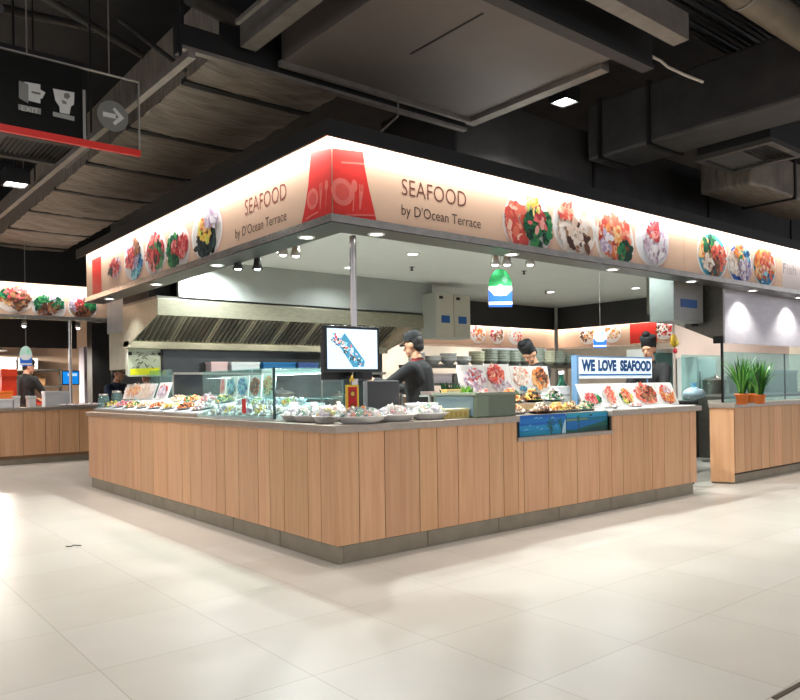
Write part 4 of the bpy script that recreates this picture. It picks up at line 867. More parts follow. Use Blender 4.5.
for i, (x, y, lb, pl, L, W, rz) in enumerate(wr): wrapped(x, y, .956, L, W, rz, pl, lb, 400 + i)
for i, (x, y, rz) in enumerate([(.3, .72, .3), (.5, .66, .6), (.45, .42, .2), (.22, .98 - .08, 0)]):
    fr_ = TR(x, y, 1.03, rz); t = thing('price_card', ['white price card by the glass case end', 'white price card behind the pink pack', 'white price card left of the red menu stand', 'white price card at the front edge beside the case'][i], 'price card', M=fr_, group='white price cards on the near counter')
    MB().box(-.04, .04, -.002, .002, .02, .08, M=Matrix.Rotation(-.3, 4, 'X')).build('card', WHITE, t, local=True); MB().box(-.004, .004, -.002, .003, -.074, .03).build('pick', WHITE, t, local=True)

# ---- monitors on the post
def monitor(x0, x1, y, z0, z1, label, lit, name='monitor'):
    t = thing(name, label, 'monitor', ((x0 + x1) / 2, y, z0)); b = .022
    s = -1 if lit else 1
    MB().box(x0, x1, y - .02, y + .02, z0, z1).build('casing', PLASTIC_K, t, bevel=.006)
    m = MB(); fr = Frame((x0 + b, y - .0205, z0 + b), (1, 0, 0), (0, 0, 1)) if lit else Frame((x1 - b, y + .0205, z0 + b), (-1, 0, 0), (0, 0, 1)); W, H = x1 - x0 - 2 * b, z1 - z0 - 2 * b
    m.poly([fr.p(0, 0, .0005), fr.p(W, 0, .0005), fr.p(W, H, .0005), fr.p(0, H, .0005)], 0, C(206, 226, 246) if lit else C(30, 40, 60))
    if lit:
        rng = random.Random(5); k = 0
        boat = [(.1, .72), (.22, .9), (.34, .86), (.72, .2), (.66, .06), (.46, .04), (.3, .38), (.2, .62)]
        m.poly([fr.p(a * W, b_ * H, .001) for a, b_ in [(.26, .74), (.34, .9), (.74, .2), (.72, .06), (.5, .04), (.24, .56)]], 0, C(70, 140, 170))
        for _ in range(90):
            q = rng.random(); a = .14 + .52 * q + rng.uniform(-.07, .07); c = .8 - .66 * q + rng.uniform(-.1, .1); k += 1
            pal = rng.choice([PAL['beef'], PAL['pale'], PAL['dark'], PAL['blue']] if q < .55 else [PAL['blue'], PAL['dark'], PAL['squid']])
            m.poly(blob(fr, a * W, c * H, .03 * W, .022 * H, rng.uniform(0, 3), .0012 + k * .00002, rng, 6), 0, rng.choice(pal))
    m.build('screen', SCREEN_LIT, t); return t
mx0, mx1 = onY(324.5, 350, .17).x, onY(379.5, 350, .17).x
mt = monitor(mx0, mx1, .19, onY(350, 372, .17).z, onY(350, 326, .17).z, 'lit monitor showing a sashimi boat, fixed in front of the corner post', True)
MB().box(.33, .39, .21, .25, 1.28, 1.5).build('post_bracket', BLACK_M, mt)
m2 = monitor(mx0 + .1, mx1 + .06, .36, onY(350, 380, .36).z, onY(350, 338, .36).z, 'second black monitor facing the kitchen behind the lit one', False)
MB().box(.33, .39, .295, .34, 1.3, 1.5).build('post_bracket', BLACK_M, m2)
ms = thing('monitor_stand', 'thin grey stand under the monitors beside the red menu stand', 'stand', (.55, .4, .956))
p = onY(365.5, 400, .42); MB().tube([(p.x, .42, .956), (p.x, .42, 1.26)], .016, 10).build('column', mat('stand_grey', C(150, 152, 154), .4, .3), ms); MB().box(p.x - .08, p.x + .08, .36, .48, .956, .965).build('foot', MATS['stand_grey'], ms, bevel=.003)
# red menu stand
rs = thing('menu_stand', 'narrow red menu stand with yellow edges and a yellow clip in front of the monitor', 'menu stand', (.33, .26, .956))
p0_, p1_ = onY(345.5, 390, .16), onY(358.5, 390, .16)
MB().box(p0_.x, p1_.x, .155, .165, .97, 1.235).build('yellow_frame', mat('menu_yellow', C(240, 200, 60), .4, 0, .05, 20), rs, bevel=.003)
m = MB(); fr = Frame((p0_.x, .154, .97), (1, 0, 0), (0, 0, 1)); W = p1_.x - p0_.x
m.poly([fr.p(W * .16, .01, .0005), fr.p(W * .84, .01, .0005), fr.p(W * .84, .25, .0005), fr.p(W * .16, .25, .0005)], 0, C(206, 30, 30))
for b, c in ((.2, C(150, 50, 40)), (.1, C(140, 60, 30))): m.poly([fr.p(W * .5 + W * .26 * math.cos(2 * PI * k / 20), b + W * .26 * math.sin(2 * PI * k / 20), .001) for k in range(20)], 0, c); m.poly([fr.p(W * .5 + W * .14 * math.cos(2 * PI * k / 20), b + W * .14 * math.sin(2 * PI * k / 20), .0014) for k in range(20)], 0, C(226, 190, 80))
m.build('red_card', PRINT, rs); MB().box(p0_.x - .01, p1_.x + .01, .14, .19, .956, .972).build('foot', WHITE, rs)
MB().tube([(p0_.x + W * .4, .16, 1.23), (p0_.x + W * .36, .16, 1.27), (p0_.x + W * .5, .16, 1.3), (p0_.x + W * .62, .16, 1.26)], .008, 8).build('clip', MATS['menu_yellow'], rs)
# black terminal
tm = thing('till_terminal', 'black till terminal box right of the red menu stand', 'till', (.9, .55, .956))
a, b = onY(367.5, 395, .5).x, onY(400, 395, .5).x; zt = onY(385, 380.5, .5).z
MB().box(a, b, .5, .56, .98, zt).build('casing', mat('till_grey', C(54, 55, 58), .45, 0, .05, 30), tm, bevel=.01); MB().box(a + .08, b - .08, .52, .66, .956, .98).build('foot', PLASTIC_K, tm); MB().box(a + .03, b - .03, .56, .564, 1.0, zt - .03).build('screen', PLASTIC_K, tm)
# white bowl, yellow box, grey green bin
t = thing('serving_bowl', 'white squarish bowl on the counter left of the yellow box', 'bowl', (1.1, .3, .956)); p = onZ(427, 419, .956)
MB().lathe([(0, .004), (.07, 0), (.075, .008), (.115, .08), (.14, .125), (.133, .125), (.105, .075), (.06, .012), (0, .012)], 24, M=TR(p.x + .03, p.y + .1, .956)).build('bowl_wall', CERAM, t); MB().lathe([(.05, 0), (.055, -.0), (.055, .004)], 20, M=TR(p.x + .03, p.y + .1, .956)).build('foot_ring', CERAM, t)
m = MB(); mound(m, (p.x + .03, p.y + .1, 1.04), .09, .09, .04, ['squid', 'pale'], random.Random(9), 24, .026); m.build('contents', FOOD, t)['kind'] = 'stuff'
t = thing('yellow_box', 'low yellow cream box on the counter edge before the grey green bin', 'box', (1.2, .1, .956))
MB().box(1.06, 1.34, .06, .17, .956, 1.02).build('body', mat('box_yellow', C(222, 204, 130), .45, 0, .06, 20), t, bevel=.004); MB().box(1.055, 1.345, .055, .175, 1.02, 1.035).build('lid', mat('box_cream', C(236, 226, 176), .45), t, bevel=.003)
m = MB()
for k in range(5): m.box(1.08 + .05 * k, 1.11 + .05 * k, .0585, .06, .97, 1.01)
m.build('label_print', mat('box_print', C(206, 178, 84), .5), t)
t = thing('storage_bin', 'grey green plastic bin at the left of the blue sea pictures', 'bin', (1.6, .25, .956))
bz1 = onY(495, 392.5, .0).z
MB().box(1.36, 1.83, .0, .012, .956, bz1).box(1.36, 1.83, .5, .512, .956, bz1).box(1.36, 1.372, .012, .5, .956, bz1).box(1.818, 1.83, .012, .5, .956, bz1).box(1.372, 1.818, .012, .5, .956, .97).build('body', mat('bin_green', C(112, 124, 106), .5, 0, .05, 8), t, bevel=.003)
MB().box(1.345, 1.845, -.012, 0, bz1 - .02, bz1 + .004).box(1.345, 1.36, 0, .512, bz1 - .02, bz1 + .004).build('rim', mat('bin_rim', C(140, 150, 132), .5), t, bevel=.003)
MB().box(1.36, 1.5, -.003, 0, .965, bz1 - .025).build('label_panel', mat('bin_label', C(130, 144, 124), .5), t)
MB().box(1.357, 1.36, .03, .48, .97, bz1 - .025).build('side_panel', mat('bin_blue', C(112, 132, 142), .5), t)
t = thing('yellow_pack', 'yellow orange pack standing in the grey green bin', 'pack', (1.5, .4, .975))
MB().box(1.4, 1.56, .38, .46, .975, bz1 + .03).build('body', mat('pack_yellow', C(226, 184, 100), .5, 0, .1, 20), t, bevel=.004); MB().box(1.41, 1.55, .376, .38, bz1 - .01, bz1 + .024).build('label_print', mat('pack_cream', C(240, 222, 170), .5), t)
def sprig(name, label, x, y, z, h, n, pal, seed, spread=.08, group=None):
    rng = random.Random(seed); t = thing(name, label, 'plant', (x, y, z), group=group); m = MB(); st = MB()
    for k in range(n):
        a = rng.uniform(0, 2 * PI); q = rng.uniform(.3, 1); e = Vector((x + spread * q * math.cos(a), y + spread * q * math.sin(a), z + h * rng.uniform(.6, 1))); b = Vector((x, y, z)); mid = (b + e) / 2 + Vector((0, 0, h * .1))
        st.tube([b, mid, e], [.003, .002, .001], 5, 0, pal[0])
        d = (e - mid).normalized(); s = d.cross(Vector((math.cos(a + 1), math.sin(a + 1), .2))).normalized(); L = h * .35; wd = .022
        m.add([mid, mid + d * L * .5 + s * wd, mid + d * L * 1.2, mid + d * L * .5 - s * wd], [(0, 1, 2, 3)], 0, rng.choice(pal), False)
    st.build('stalks', FOOD, t); m.build('leaves', FOOD, t)['kind'] = 'stuff'; return t
sprig('green_sprig', 'light green leafy sprig rising out of the grey green bin', 1.62, .4, 1.0, .24, 12, [C(110, 170, 50), C(150, 200, 80), C(80, 140, 40)], 1)
pp = onY(451, 392, .62); sprig('herb_bunch', 'dark green herb bunch left of the grey green bin', pp.x, .62, .958, .3, 40, [C(20, 64, 36), C(30, 84, 44), C(14, 44, 28)], 2, .1)

# ---- picture boards standing on a rack behind the cold well
rk = thing('board_rack', 'steel rack at the back of the cold well carrying white picture boards', 'rack', (2.3, .85, .956))
MB().box(1.55, 3.1, .78, .92, 1.12, 1.135).build('shelf', STEEL, rk)
for xk in (1.57, 2.3, 3.06): MB().box(xk, xk + .02, .8, .82, .0 if xk > 1.9 and False else .956, 1.12).build('leg', STEEL, rk)
MB().box(1.55, 3.1, .895, .9, 1.135, 1.17).build('stop_rail', STEEL, rk)
bb = [(461, 488, 365, 'white board with a lilac squid picture, leftmost behind the grey green bin', [(.55, .5, .42, .4, [('lilac', 0, 0, .6, .5), ('beef', .1, .2, .5, .3), ('squid', 0, 0, .7, .2)], 71, False)]),
      (488.5, 513, 364, 'white board with a red prawn spray picture, second behind the grey green bin', [(.35, .65, .35, .32, [('beef', 0, 0, .6, .8), ('prawn', .3, 0, .8, .2)], 72, False), (.6, .25, .35, .2, [('squid', 0, 0, .7, 1)], 73, False)]),
      (513.5, 532, 366, 'white board with a pale orange crab picture above the prawn plates', [(.5, .6, .4, .34, [('prawn', 0, 0, .7, .4), ('pale', 0, 0, .7, .6)], 74, False), (.55, .15, .2, .1, [('blue', 0, 0, .6, 1)], 75, False)]),
      (532.5, 551.5, 366, 'white board with a round orange prawn dish, rightmost above the cold well', [(.5, .52, .42, .4, [('orange', 0, 0, .75, .8), ('brown', .2, .2, .5, .2)], 76, False)])]
for a, b, top, lb, pr in bb:
    p, q = onY(a, 388, .8), onY(b, 388, .8); zt = onY((a + b) / 2, top, .84).z
    board((p.x, .8, 1.136), UR, q.x - p.x, (zt - 1.136) / math.cos(.2), .2, lb, pr, 'picture boards on the rack')
# ---- dishes on the cold well
cw = [(2.03, .2, .956, ['pale', 'tan', 'orange'], .16, .1, 'pale shredded dish on the cold well nearest the grey green bin', CERAM), (2.3, .13, .956, ['tan', 'pale', 'brown'], .17, .09, 'pale food on a dark long plate at the front of the cold well', mat('dark_plate', C(56, 24, 26), .3)), (2.56, .16, .956, ['yellow', 'orange'], .13, .1, 'bright yellow fruit heap at the front of the cold well', CERAM), (2.78, .17, .956, ['tan', 'yellow', 'brown'], .14, .1, 'tan fried seafood heap on the cold well', CERAM), (3.02, .18, .956, ['tan', 'green', 'pale'], .13, .1, 'plate with green herbs at the right end of the cold well', CERAM),
      (2.03, .56, .956, ['prawn', 'beef', 'pale'], .15, .13, 'red prawn heap below the pale orange crab board', CERAM), (2.36, .55, .956, ['orange', 'prawn', 'yellow'], .16, .13, 'orange mixed grill plate below the round prawn board', CERAM), (2.68, .54, .956, ['dark', 'yellow', 'orange'], .13, .11, 'black bowl of yellow food at the back of the cold well', PLASTIC_K), (2.97, .52, .956, ['pale', 'squid', 'green'], .14, .12, 'white squid plate at the back right of the cold well', CERAM)]
tag(MB().box(1.92, 3.14, .38, .72, .956, 1.045).build('display_step', STEEL, bevel=.003), 'low steel step at the back of the cold well under four dishes', 'display step')
for i, (x, y, z, pl, L, W, lb, pm) in enumerate(cw): dish(x, y, z if y < .4 else 1.046, L, W, 0, pl, lb, 500 + i, 'dishes on the cold well', 95, .08 if y < .4 else .125, .024, pm, garnish='green' if i in (4, 6) else None)

# ---- WE LOVE SEAFOOD sign
ws = thing('table_sign', 'white sign reading WE LOVE SEAFOOD in blue letters over the right counter', 'sign', (3.6, .7, .956))
WY = .66; A = onY(578, 368, WY); B = onY(652, 370, WY); zt, zb = onY(600, 357.5, WY).z, onY(600, 378.5, WY).z
MB().box(A.x, B.x, WY, WY + .05, zb, zt).build('panel', mat('sign_white', C(236, 244, 250), .4, 0, .02, 5, emit=.35), ws, bevel=.003)
fr = Frame((A.x, WY, zb), (1, 0, 0), (0, 0, 1)); W, H = B.x - A.x, zt - zb
for j, (wd, a0, a1) in enumerate((('WE', .04, .21), ('LOVE', .25, .49), ('SEAFOOD', .54, .985))):
    m = MB(); text_into(m, wd, fr, W * a0, H * .34, W * (a1 - a0), H * .56, 0, C(16, 70, 126), bold=.06, h=.003); m.build('lettering', PRINT, ws)
MB().box(A.x + .02, B.x - .02, WY - .004, WY, zb + H * .14, zb + H * .22).build('blue_line', mat('sign_blue', C(40, 120, 190), .4), ws)
MB().box(A.x - .035, A.x, WY - .01, WY + .06, .956, zt + .02).build('leg', mat('frame_blue', C(120, 160, 200), .4, .2), ws); MB().box(B.x - .02, B.x, WY + .052, WY + .06, .956, zt).build('leg', MATS['frame_blue'], ws)
MB().box(A.x, B.x, WY - .005, WY + .055, zt, zt + .015).build('top_cap', MATS['frame_blue'], ws)
# ---- sloped boards right of the sign leg, on a white counter cloth
tag(MB().box(3.24, 4.78, .02, .62, .956, .964).build('serving_mat', mat('mat_white', C(240, 238, 232), .5, 0, .03, 12), bevel=.002), 'white mat covering the right end worktop under the picture boards', 'mat')
rb_ = [(583, 605, 'white board with a small green and pink dish, nearest the sign leg', [(.5, .35, .36, .3, [('green', .4, 0, .4, .4), ('beef', -.3, 0, .5, .6)], 81, False)]), (605.5, 619, 'white board with a pale pink dish, second from the sign leg', [(.5, .5, .4, .38, [('lilac', 0, 0, .7, .4), ('pale', 0, 0, .7, .3), ('prawn', 0, 0, .6, .3)], 82, False)]), (619.5, 635, 'white board with a green and orange salad picture', [(.5, .42, .44, .36, [('green', 0, 0, .6, .45), ('yellow', .1, 0, .6, .35), ('prawn', 0, 0, .5, .2)], 83, False)]), (635.5, 660, 'wide board filled with a red crayfish picture', [(.5, .5, .47, .46, [('beef', 0, 0, .7, .4), ('prawn', 0, 0, .7, .4), ('brown', .1, .1, .6, .2)], 84, False)]), (660.5, 677.5, 'board with a pink and orange seafood picture, rightmost of the row', [(.5, .45, .45, .44, [('prawn', 0, 0, .7, .5), ('orange', 0, 0, .6, .4), ('lilac', 0, .4, .5, .1)], 85, False)])]
for a, b, lb, pr in rb_:
    p, q = onY(a + 2, 402, .42), onY(b + 2, 402, .42); board((p.x, .42, .966), UR, q.x - p.x, .275, .42, lb, pr, 'picture boards on the white mat')
dish(3.45, .18, .965, .12, .09, 0, ['squid', 'pale'], 'small white dish left of the lilac dish on the white mat', 601, 'small dishes on the white mat', 20, .03, .02); dish(3.86, .17, .965, .12, .08, 0, ['lilac', 'prawn'], 'small lilac pink dish on the white mat', 602, 'small dishes on the white mat', 20, .03, .02)
p = onY(563, 385, .95)
for i, (zz, c) in enumerate(((.9, C(214, 214, 210)), (1.0, C(236, 236, 232)), (1.1, C(240, 240, 238)))):
    tag(MB().box(3.25, 3.6, .80, 1.0, zz, zz + .095, 0, c).build('white_carton', CLOTH_P, bevel=.004), ['grey white carton at the bottom of the stack left of the sign leg', 'white carton in the middle of the stack left of the sign leg', 'white carton on top of the stack left of the sign leg'][i], 'carton', 'cartons behind the cold well')
ib = thing('inner_bench', 'steel work bench running behind the right arm of the counter', 'workbench', (3, 1, 0)); MB().box(2.2, 4.6, .80, 1.05, .86, .9).build('bench_top', STEEL, ib); MB().box(2.2, 4.6, .82, 1.03, .1, .86).build('bench_front', STEEL_D, ib)
gb = thing('green_bottle', 'dark green bottle between the picture boards and the WE LOVE SEAFOOD sign', 'bottle', (3.1, .95, .9)); p = onY(560, 380, .95)
MB().lathe([(0, 0), (.055, 0), (.06, .02), (.06, .3), (.03, .37), (.026, .43)], 18, M=TR(p.x, .93, .9)).build('body', mat('bottle_green', C(16, 70, 50), .2, 0, .05, 10), gb); MB().lathe([(.03, .42), (.03, .46), (0, .46)], 14, M=TR(p.x, .93, .9)).build('cap', WHITE, gb)
# ---- hanging domed panels
def dome(px, py0, py1, D, label, top, low):
    b = onD(px, py1, D); t0 = onD(px, py0, D); H = t0.z - b.z; W = H * .62; t = thing('dome_sign', label, 'hanging sign', b, group='domed panels hung on threads')
    u = RIGHT; pts = [(-W / 2, 0), (W / 2, 0), (W / 2, H * .55)] + [(W / 2 * math.cos(a), H * .55 + H * .45 * math.sin(a)) for a in [PI * k / 12 for k in range(1, 12)]] + [(-W / 2, H * .55)]
    n = u.cross(UP); M = Matrix(((u.x, 0, n.x, b.x), (u.y, 0, n.y, b.y), (0, 1, 0, b.z), (0, 0, 0, 1)))
    MB().prism(pts, -.003, .003, M=M).build('board', WHITE, t); fr = Frame(b, u, UP); m = MB()
    if top: m.poly([fr.p(a, c, .004) for a, c in pts[2:]], 0, top)
    m.poly([fr.p(a, c, .0045) for a, c in [(-W / 2, H * .14), (W / 2, H * .14), (W / 2, H * .44), (W * .25, H * .3), (-W * .25, H * .3), (-W / 2, H * .46)]], 0, low)
    m.poly([fr.p(W * .2 * math.cos(2 * PI * k / 20), H * .44 + H * .15 * math.sin(2 * PI * k / 20), .005) for k in range(20)], 0, C(240, 238, 236))
    if top: m.poly([fr.p(W * .2 + W * .12 * math.cos(2 * PI * k / 10), H * .72 + H * .09 * math.sin(2 * PI * k / 10), .005) for k in range(10)], 0, C(150, 230, 190)); m.poly([fr.p(-W / 2, 0, .005), fr.p(W / 2, 0, .005), fr.p(W / 2, H * .06, .005), fr.p(-W / 2, H * .06, .005)], 0, low)
    m.build('print', PRINT, t); zt = 2.8 if D < 9.5 else (2.8 if px > 100 else 5); MB().tube([t0, (t0.x, t0.y, zt)], .003, 5).build('thread', STEEL, t)
dome(500.5, 269, 307, 6.6, 'green and blue domed panel hanging under the kitchen ceiling', C(60, 190, 110), C(24, 84, 190))
dome(600, 327, 348, 9.2, 'small white domed panel with blue base hanging above the WE LOVE SEAFOOD sign', C(190, 226, 226), C(40, 110, 220))
dome(26, 346, 366, 11.5, 'small white domed panel hanging before the man at the far left', C(200, 236, 220), C(40, 110, 210))
# ================================================================== RIGHT HAND STALL, AISLE, FAR STALLS
# plant pots on the right counter
def grass_pot(x, y, z, label, seed, s=1):
    rng = random.Random(seed); t = thing('grass_pot', label, 'potted plant', (x, y, z), group='orange plant pots on the right counter')
    MB().lathe([(0, .002), (.055 * s, 0), (.066 * s, .1 * s), (.074 * s, .1 * s), (.076 * s, .122 * s), (.066 * s, .122 * s), (.062 * s, .1 * s), (0, .1 * s)], 22, M=TR(x, y, z)).build('pot', mat('terracotta_orange', C(214, 112, 40), .5, 0, .06, 12), t)
    MB().lathe([(0, .102 * s), (.062 * s, .1 * s)], 18, M=TR(x, y, z)).build('soil', mat('soil', C(60, 44, 32), .9, 0, .2, 40), t)
    m = MB(); pal = [C(40, 110, 34), C(70, 150, 50), C(28, 84, 28), C(110, 176, 70)]
    for k in range(120):
        a = rng.uniform(0, 2 * PI); b = Vector((x + .03 * math.cos(a), y + .03 * math.sin(a), z + .1)); H = rng.uniform(.28, .5) * s; sp = rng.uniform(.02, .24) * s
        pts = [b + Vector((math.cos(a) * sp * q * q, math.sin(a) * sp * q * q, H * q * (1 - .12 * q * sp / .2))) for q in (0, .35, .7, 1)]
        sd = Vector((-math.sin(a + .5), math.cos(a + .5), 0)); wd = [.004, .007, .006, .0005]; vs = []
        for p, w_ in zip(pts, wd): vs += [p - sd * w_, p + sd * w_]
        m.add(vs, [(0, 1, 3, 2), (2, 3, 5, 4), (4, 5, 7, 6)], 0, rng.choice(pal), True)
    o = m.build('grass_blades', FOOD, t); o['kind'] = 'stuff'
p = onZ(742, 404.5, .956); grass_pot(p.x, p.y, .956, 'leftmost of the orange pots with long grassy leaves on the right counter', 1)
p = onZ(751.5, 402.5, .956); grass_pot(p.x, p.y, .956, 'middle orange pot of grassy leaves, partly behind the left pot', 2, .92)
p = onZ(760, 403.8, .956); grass_pot(p.x, p.y, .956, 'rightmost of the orange pots with grassy leaves on the right counter', 3, .88)
# glass screens
zt = onY(760, 353, .32).z
g = thing('glass_screen', 'tall tinted glass screen behind the orange plant pots with a black edge post', 'glass screen', (7.5, .32, .957))
MB().box(5.99, 9.9, .315, .325, .957, zt).build('pane', TEAL, g); pz = onY(724, 345, .32).z
MB().box(5.965, 5.99, .31, .335, .957, 1.69).build('edge_post', BLACK_M, g); MB().box(7.7, 7.715, .312, .328, .957, zt).build('mullion', mat('mullion_dark', C(60, 70, 70), .4, .3), g)
SCY = 1.95; a, b = onY(682, 380, SCY), onY(721, 380, SCY); zt2 = onY(700, 355, SCY).z
g = thing('glass_screen', 'tinted glass screen at the back of the aisle left of the black edge post', 'glass screen', (a.x, SCY, .0)); MB().box(a.x, b.x, SCY, SCY + .01, .9, zt2).build('pane', TEAL, g); MB().box(a.x, b.x, SCY - .01, SCY + .02, .0, .9).build('lower_panel', STEEL_D, g)
PINK = mat('pink_wall', C(226, 206, 196), .7, 0, .03, 3)
struct('wall_stall', MB().box(onY(675, 340, 2.9).x, 14, 2.9, 2.95, 0, 2.75), PINK)
struct('ceiling_stall', MB().box(9.45, 14, .2, 2.9, 2.75, 2.8), OFFW)
q0, q1 = onY(697, 370, 2.5), onY(716, 370, 2.5); zf = onY(705, 357, 2.5).z
t = thing('white_fridge', 'tall white fridge seen through the glass left of the black edge post', 'fridge', (q0.x, 2.5, 0)); MB().box(q0.x, q1.x, 2.5, 2.88, 0, zf).build('body', WHITE, t, bevel=.01); MB().box(q0.x + .03, q1.x - .03, 2.49, 2.5, .2, zf - .05).build('door', mat('fridge_door', C(226, 236, 236), .3), t); MB().box(q0.x + .05, q0.x + .07, 2.47, 2.49, 1.1, 1.4).build('handle', STEEL, t)
# right stall kitchen bench and pots behind the glass
kb = thing('kitchen_bench', 'steel bench behind the tinted glass of the right hand stall', 'workbench', (9, 1.9, 0)); MB().box(8.35, 12, 1.5, 2.2, .98, 1.02).build('bench_top', STEEL, kb); MB().box(8.35, 12, 1.52, 2.2, 0, .98).build('bench_front', STEEL_D, kb)
pot(8.65, 1.8, 1.02, .2, .22, 'steel pot behind the glass just right of the plant pots'); pot(9.5, 1.8, 1.02, .24, .28, 'large steel pot behind the glass at the right edge'); pot(9.06, 1.95, 1.02, .14, .16, 'small steel pot between two larger ones behind the glass')
box_thing('food_warmer', 'pale steel food warmer behind the glass at the right edge', 'food warmer', 10.0, 11.1, 1.55, 2.1, 1.02, 1.4, C(170, 180, 170))
t = thing('glass_fridge', 'white framed glass door fridge behind the chef at the WE LOVE SEAFOOD sign', 'fridge', (8, 3.2, 0)); GY = 3.2; a, b = onY(651, 370, GY), onY(679.5, 370, GY); zz = onY(665, 349, GY).z
MB().box(a.x, a.x + .05, GY, GY + .5, 0, zz).box(b.x - .05, b.x, GY, GY + .5, 0, zz).box(a.x + .05, b.x - .05, GY, GY + .5, zz - .07, zz).box(a.x + .05, b.x - .05, GY, GY + .5, 0, .25).box(a.x + .05, b.x - .05, GY + .47, GY + .5, .25, zz - .07).build('cabinet', WHITE, t)
MB().box(a.x + .05, b.x - .05, GY + .005, GY + .015, .25, zz - .07).build('glass_door', TEAL, t)
for k in range(4): MB().box(a.x + .05, b.x - .05, GY + .05, GY + .46, .5 + .3 * k, .51 + .3 * k).build('shelf', WHITE, t)
for k in range(8):
    xx_ = a.x + .15 + .11 * (k % 4) * (b.x - a.x) / .7; zz_ = .81 + .3 * (k // 4) + .001
    tag(MB().lathe([(0, 0), (.035, 0), (.035, .14), (.014, .18), (.014, .21), (0, .21)], 12, M=TR(xx_, GY + .2, zz_)).build('drink_bottle', mat('bottle_clear', C(190, 210, 214), .2, 0, .1, 8)), 'pale drink bottle on the fridge shelf behind the chef', 'bottle', 'bottles in the glass fridge')
# service cart in the aisle
cx0, cx1 = 5.72, 6.2
cr = thing('service_cart', 'black topped steel service cart standing in the aisle between the two counters', 'cart', (6.1, 1.3, 0))
MB().box(cx0, 7.0, 1.2, 1.75, .9, .955).build('black_tray', PLASTIC_K, cr, bevel=.01); MB().box(cx0 + .05, 6.95, 1.25, 1.7, .55, .9).build('steel_cabinet', mat('cart_steel', C(130, 136, 140), .4, .6, .08, 6), cr)
for k, (a, b) in enumerate(((cx0 + .04, 1.25), (cx0 + .04, 1.7), (6.95, 1.25), (6.95, 1.7))): MB().box(a - .015, a + .015, b - .015, b + .015, .06, .9).build('leg', STEEL, cr); MB().ell((a, b, .03), (.03, .03, .03)).build('caster', BLACK_M, cr)
MB().box(cx0 + .04, 6.95, 1.23, 1.72, .3, .32).build('lower_shelf', STEEL, cr)
for i, (x, y, pl, lb) in enumerate([(5.98, 1.46, ['pale', 'tan'], 'pale noodle plate on the black cart tray, left'), (6.42, 1.42, ['pale', 'yellow'], 'pale food plate on the black cart tray, right')]): dish(x, y, .956, .2, .15, 0, pl, lb, 700 + i, 'plates on the service cart', 45, .06, .03)
bg = thing('plastic_bag', 'knotted pale blue plastic bag behind the cart plates', 'bag', (5.9, 1.4, .956)); rng = random.Random(4); p = onY(694, 390, 1.54)
m = MB(); m.ell((p.x, 1.54, 1.042), (.2, .14, .09), 0, C(200, 222, 234), None, 16, 10, .16, rng); m.build('body', CLOTH_P, bg); MB().lathe([(.03, 0), (.02, .03), (.06, .09)], 10, M=TR(p.x, 1.54, 1.11)).build('knot', mat('bag_blue', C(120, 190, 226), .3), bg)
# pendant toy decoration near the red sign
t = thing('hanging_ornament', 'small yellow and red ornament hanging beyond the right chef', 'ornament', (0, 0, 0)); GYo = 2.7
p = onY(674, 341, GYo); MB().ell((p.x, GYo, p.z), (.1, .05, .12), 0, C(230, 180, 50)).ell((p.x + .03, GYo - .03, p.z - .03), (.05, .04, .06), 0, C(250, 220, 90)).build('yellow_body', FOOD, t); MB().ell((p.x + .03, GYo, p.z - .17), (.06, .03, .05), 0, C(214, 50, 70)).build('red_tassel', FOOD, t); MB().tube([(p.x, GYo, p.z + .1), (p.x, GYo, 2.803)], .004, 5).build('thread', STEEL, t)

# far stalls: lit signs and counters beyond the bulkheads
def far_sign(name_lb, face, plates, x0, x1, pos, z0=2.3, z1=2.95, reds=()):
    t = thing('fascia_sign', name_lb, 'sign', (x0, pos, z0) if face == 'Y' else (pos, x0, z0))
    fr = Frame((0, pos, 0), (1, 0, 0), (0, 0, 1)) if face == 'Y' else Frame((pos, 0, 0), (0, -1, 0), (0, 0, 1))
    if face == 'Y': MB().box(x0, x1, pos + .002, pos + .05, z0, z1).build('panel', PEACH, t); MB().box(x0, x1, pos - .03, pos + .1, z0 - .05, z0).build('steel_band', STEEL_S, t); area_light('sign_lamp', ((x0 + x1) / 2, pos - .12, z1 + .05), x1 - x0, .05, COVE_W * 1.2 * (x1 - x0), (0, .6, -1), xdir=(1, 0, 0))
    else: MB().box(pos + .002, pos + .05, x0, x1, z0, z1).build('panel', PEACH, t); MB().box(pos - .03, pos + .1, x0, x1, z0 - .05, z0).build('steel_band', STEEL_S, t); area_light('sign_lamp', (pos - .12, (x0 + x1) / 2, z1 + .05), x1 - x0, .05, COVE_W * 1.2 * (x1 - x0), (.6, 0, -1), xdir=(0, 1, 0))
    for i, (a, pal) in enumerate(plates):
        m = MB(); food_print(m, fr, a if face == 'Y' else -a, (z0 + z1) / 2, .3, .27, [(pal[0], -.2, 0, .6, .5), (pal[1], .3, 0, .5, .5)], 800 + i, count=50); m.build('dish_picture', PRINT, t)
    for a0, a1 in reds:
        m = MB(); s = 1 if face == 'Y' else -1; m.poly([fr.p(s * a0, z0, .003), fr.p(s * a1, z0, .003), fr.p(s * a1, z1 - .1, .003), fr.p(s * a0, z1 - .1, .003)] if s > 0 else [fr.p(-a1, z0, .003), fr.p(-a0, z0, .003), fr.p(-a0, z1 - .1, .003), fr.p(-a1, z1 - .1, .003)], 0, RED); m.build('red_band', PRINT, t)
FY, FX = 10.0, 15.0
def ax_(px): return onY(px, 338, FY).x
def ay_(px): return onX(px, 335, FX).y
far_sign('far lit stall sign seen under the dark bulkhead left of the thin far post', 'Y', [(ax_(497), ('beef', 'brown')), (ax_(515), ('pale', 'prawn')), (ax_(478), ('prawn', 'orange'))], 6.2, 15, FY, reds=[(ax_(567), ax_(573))])
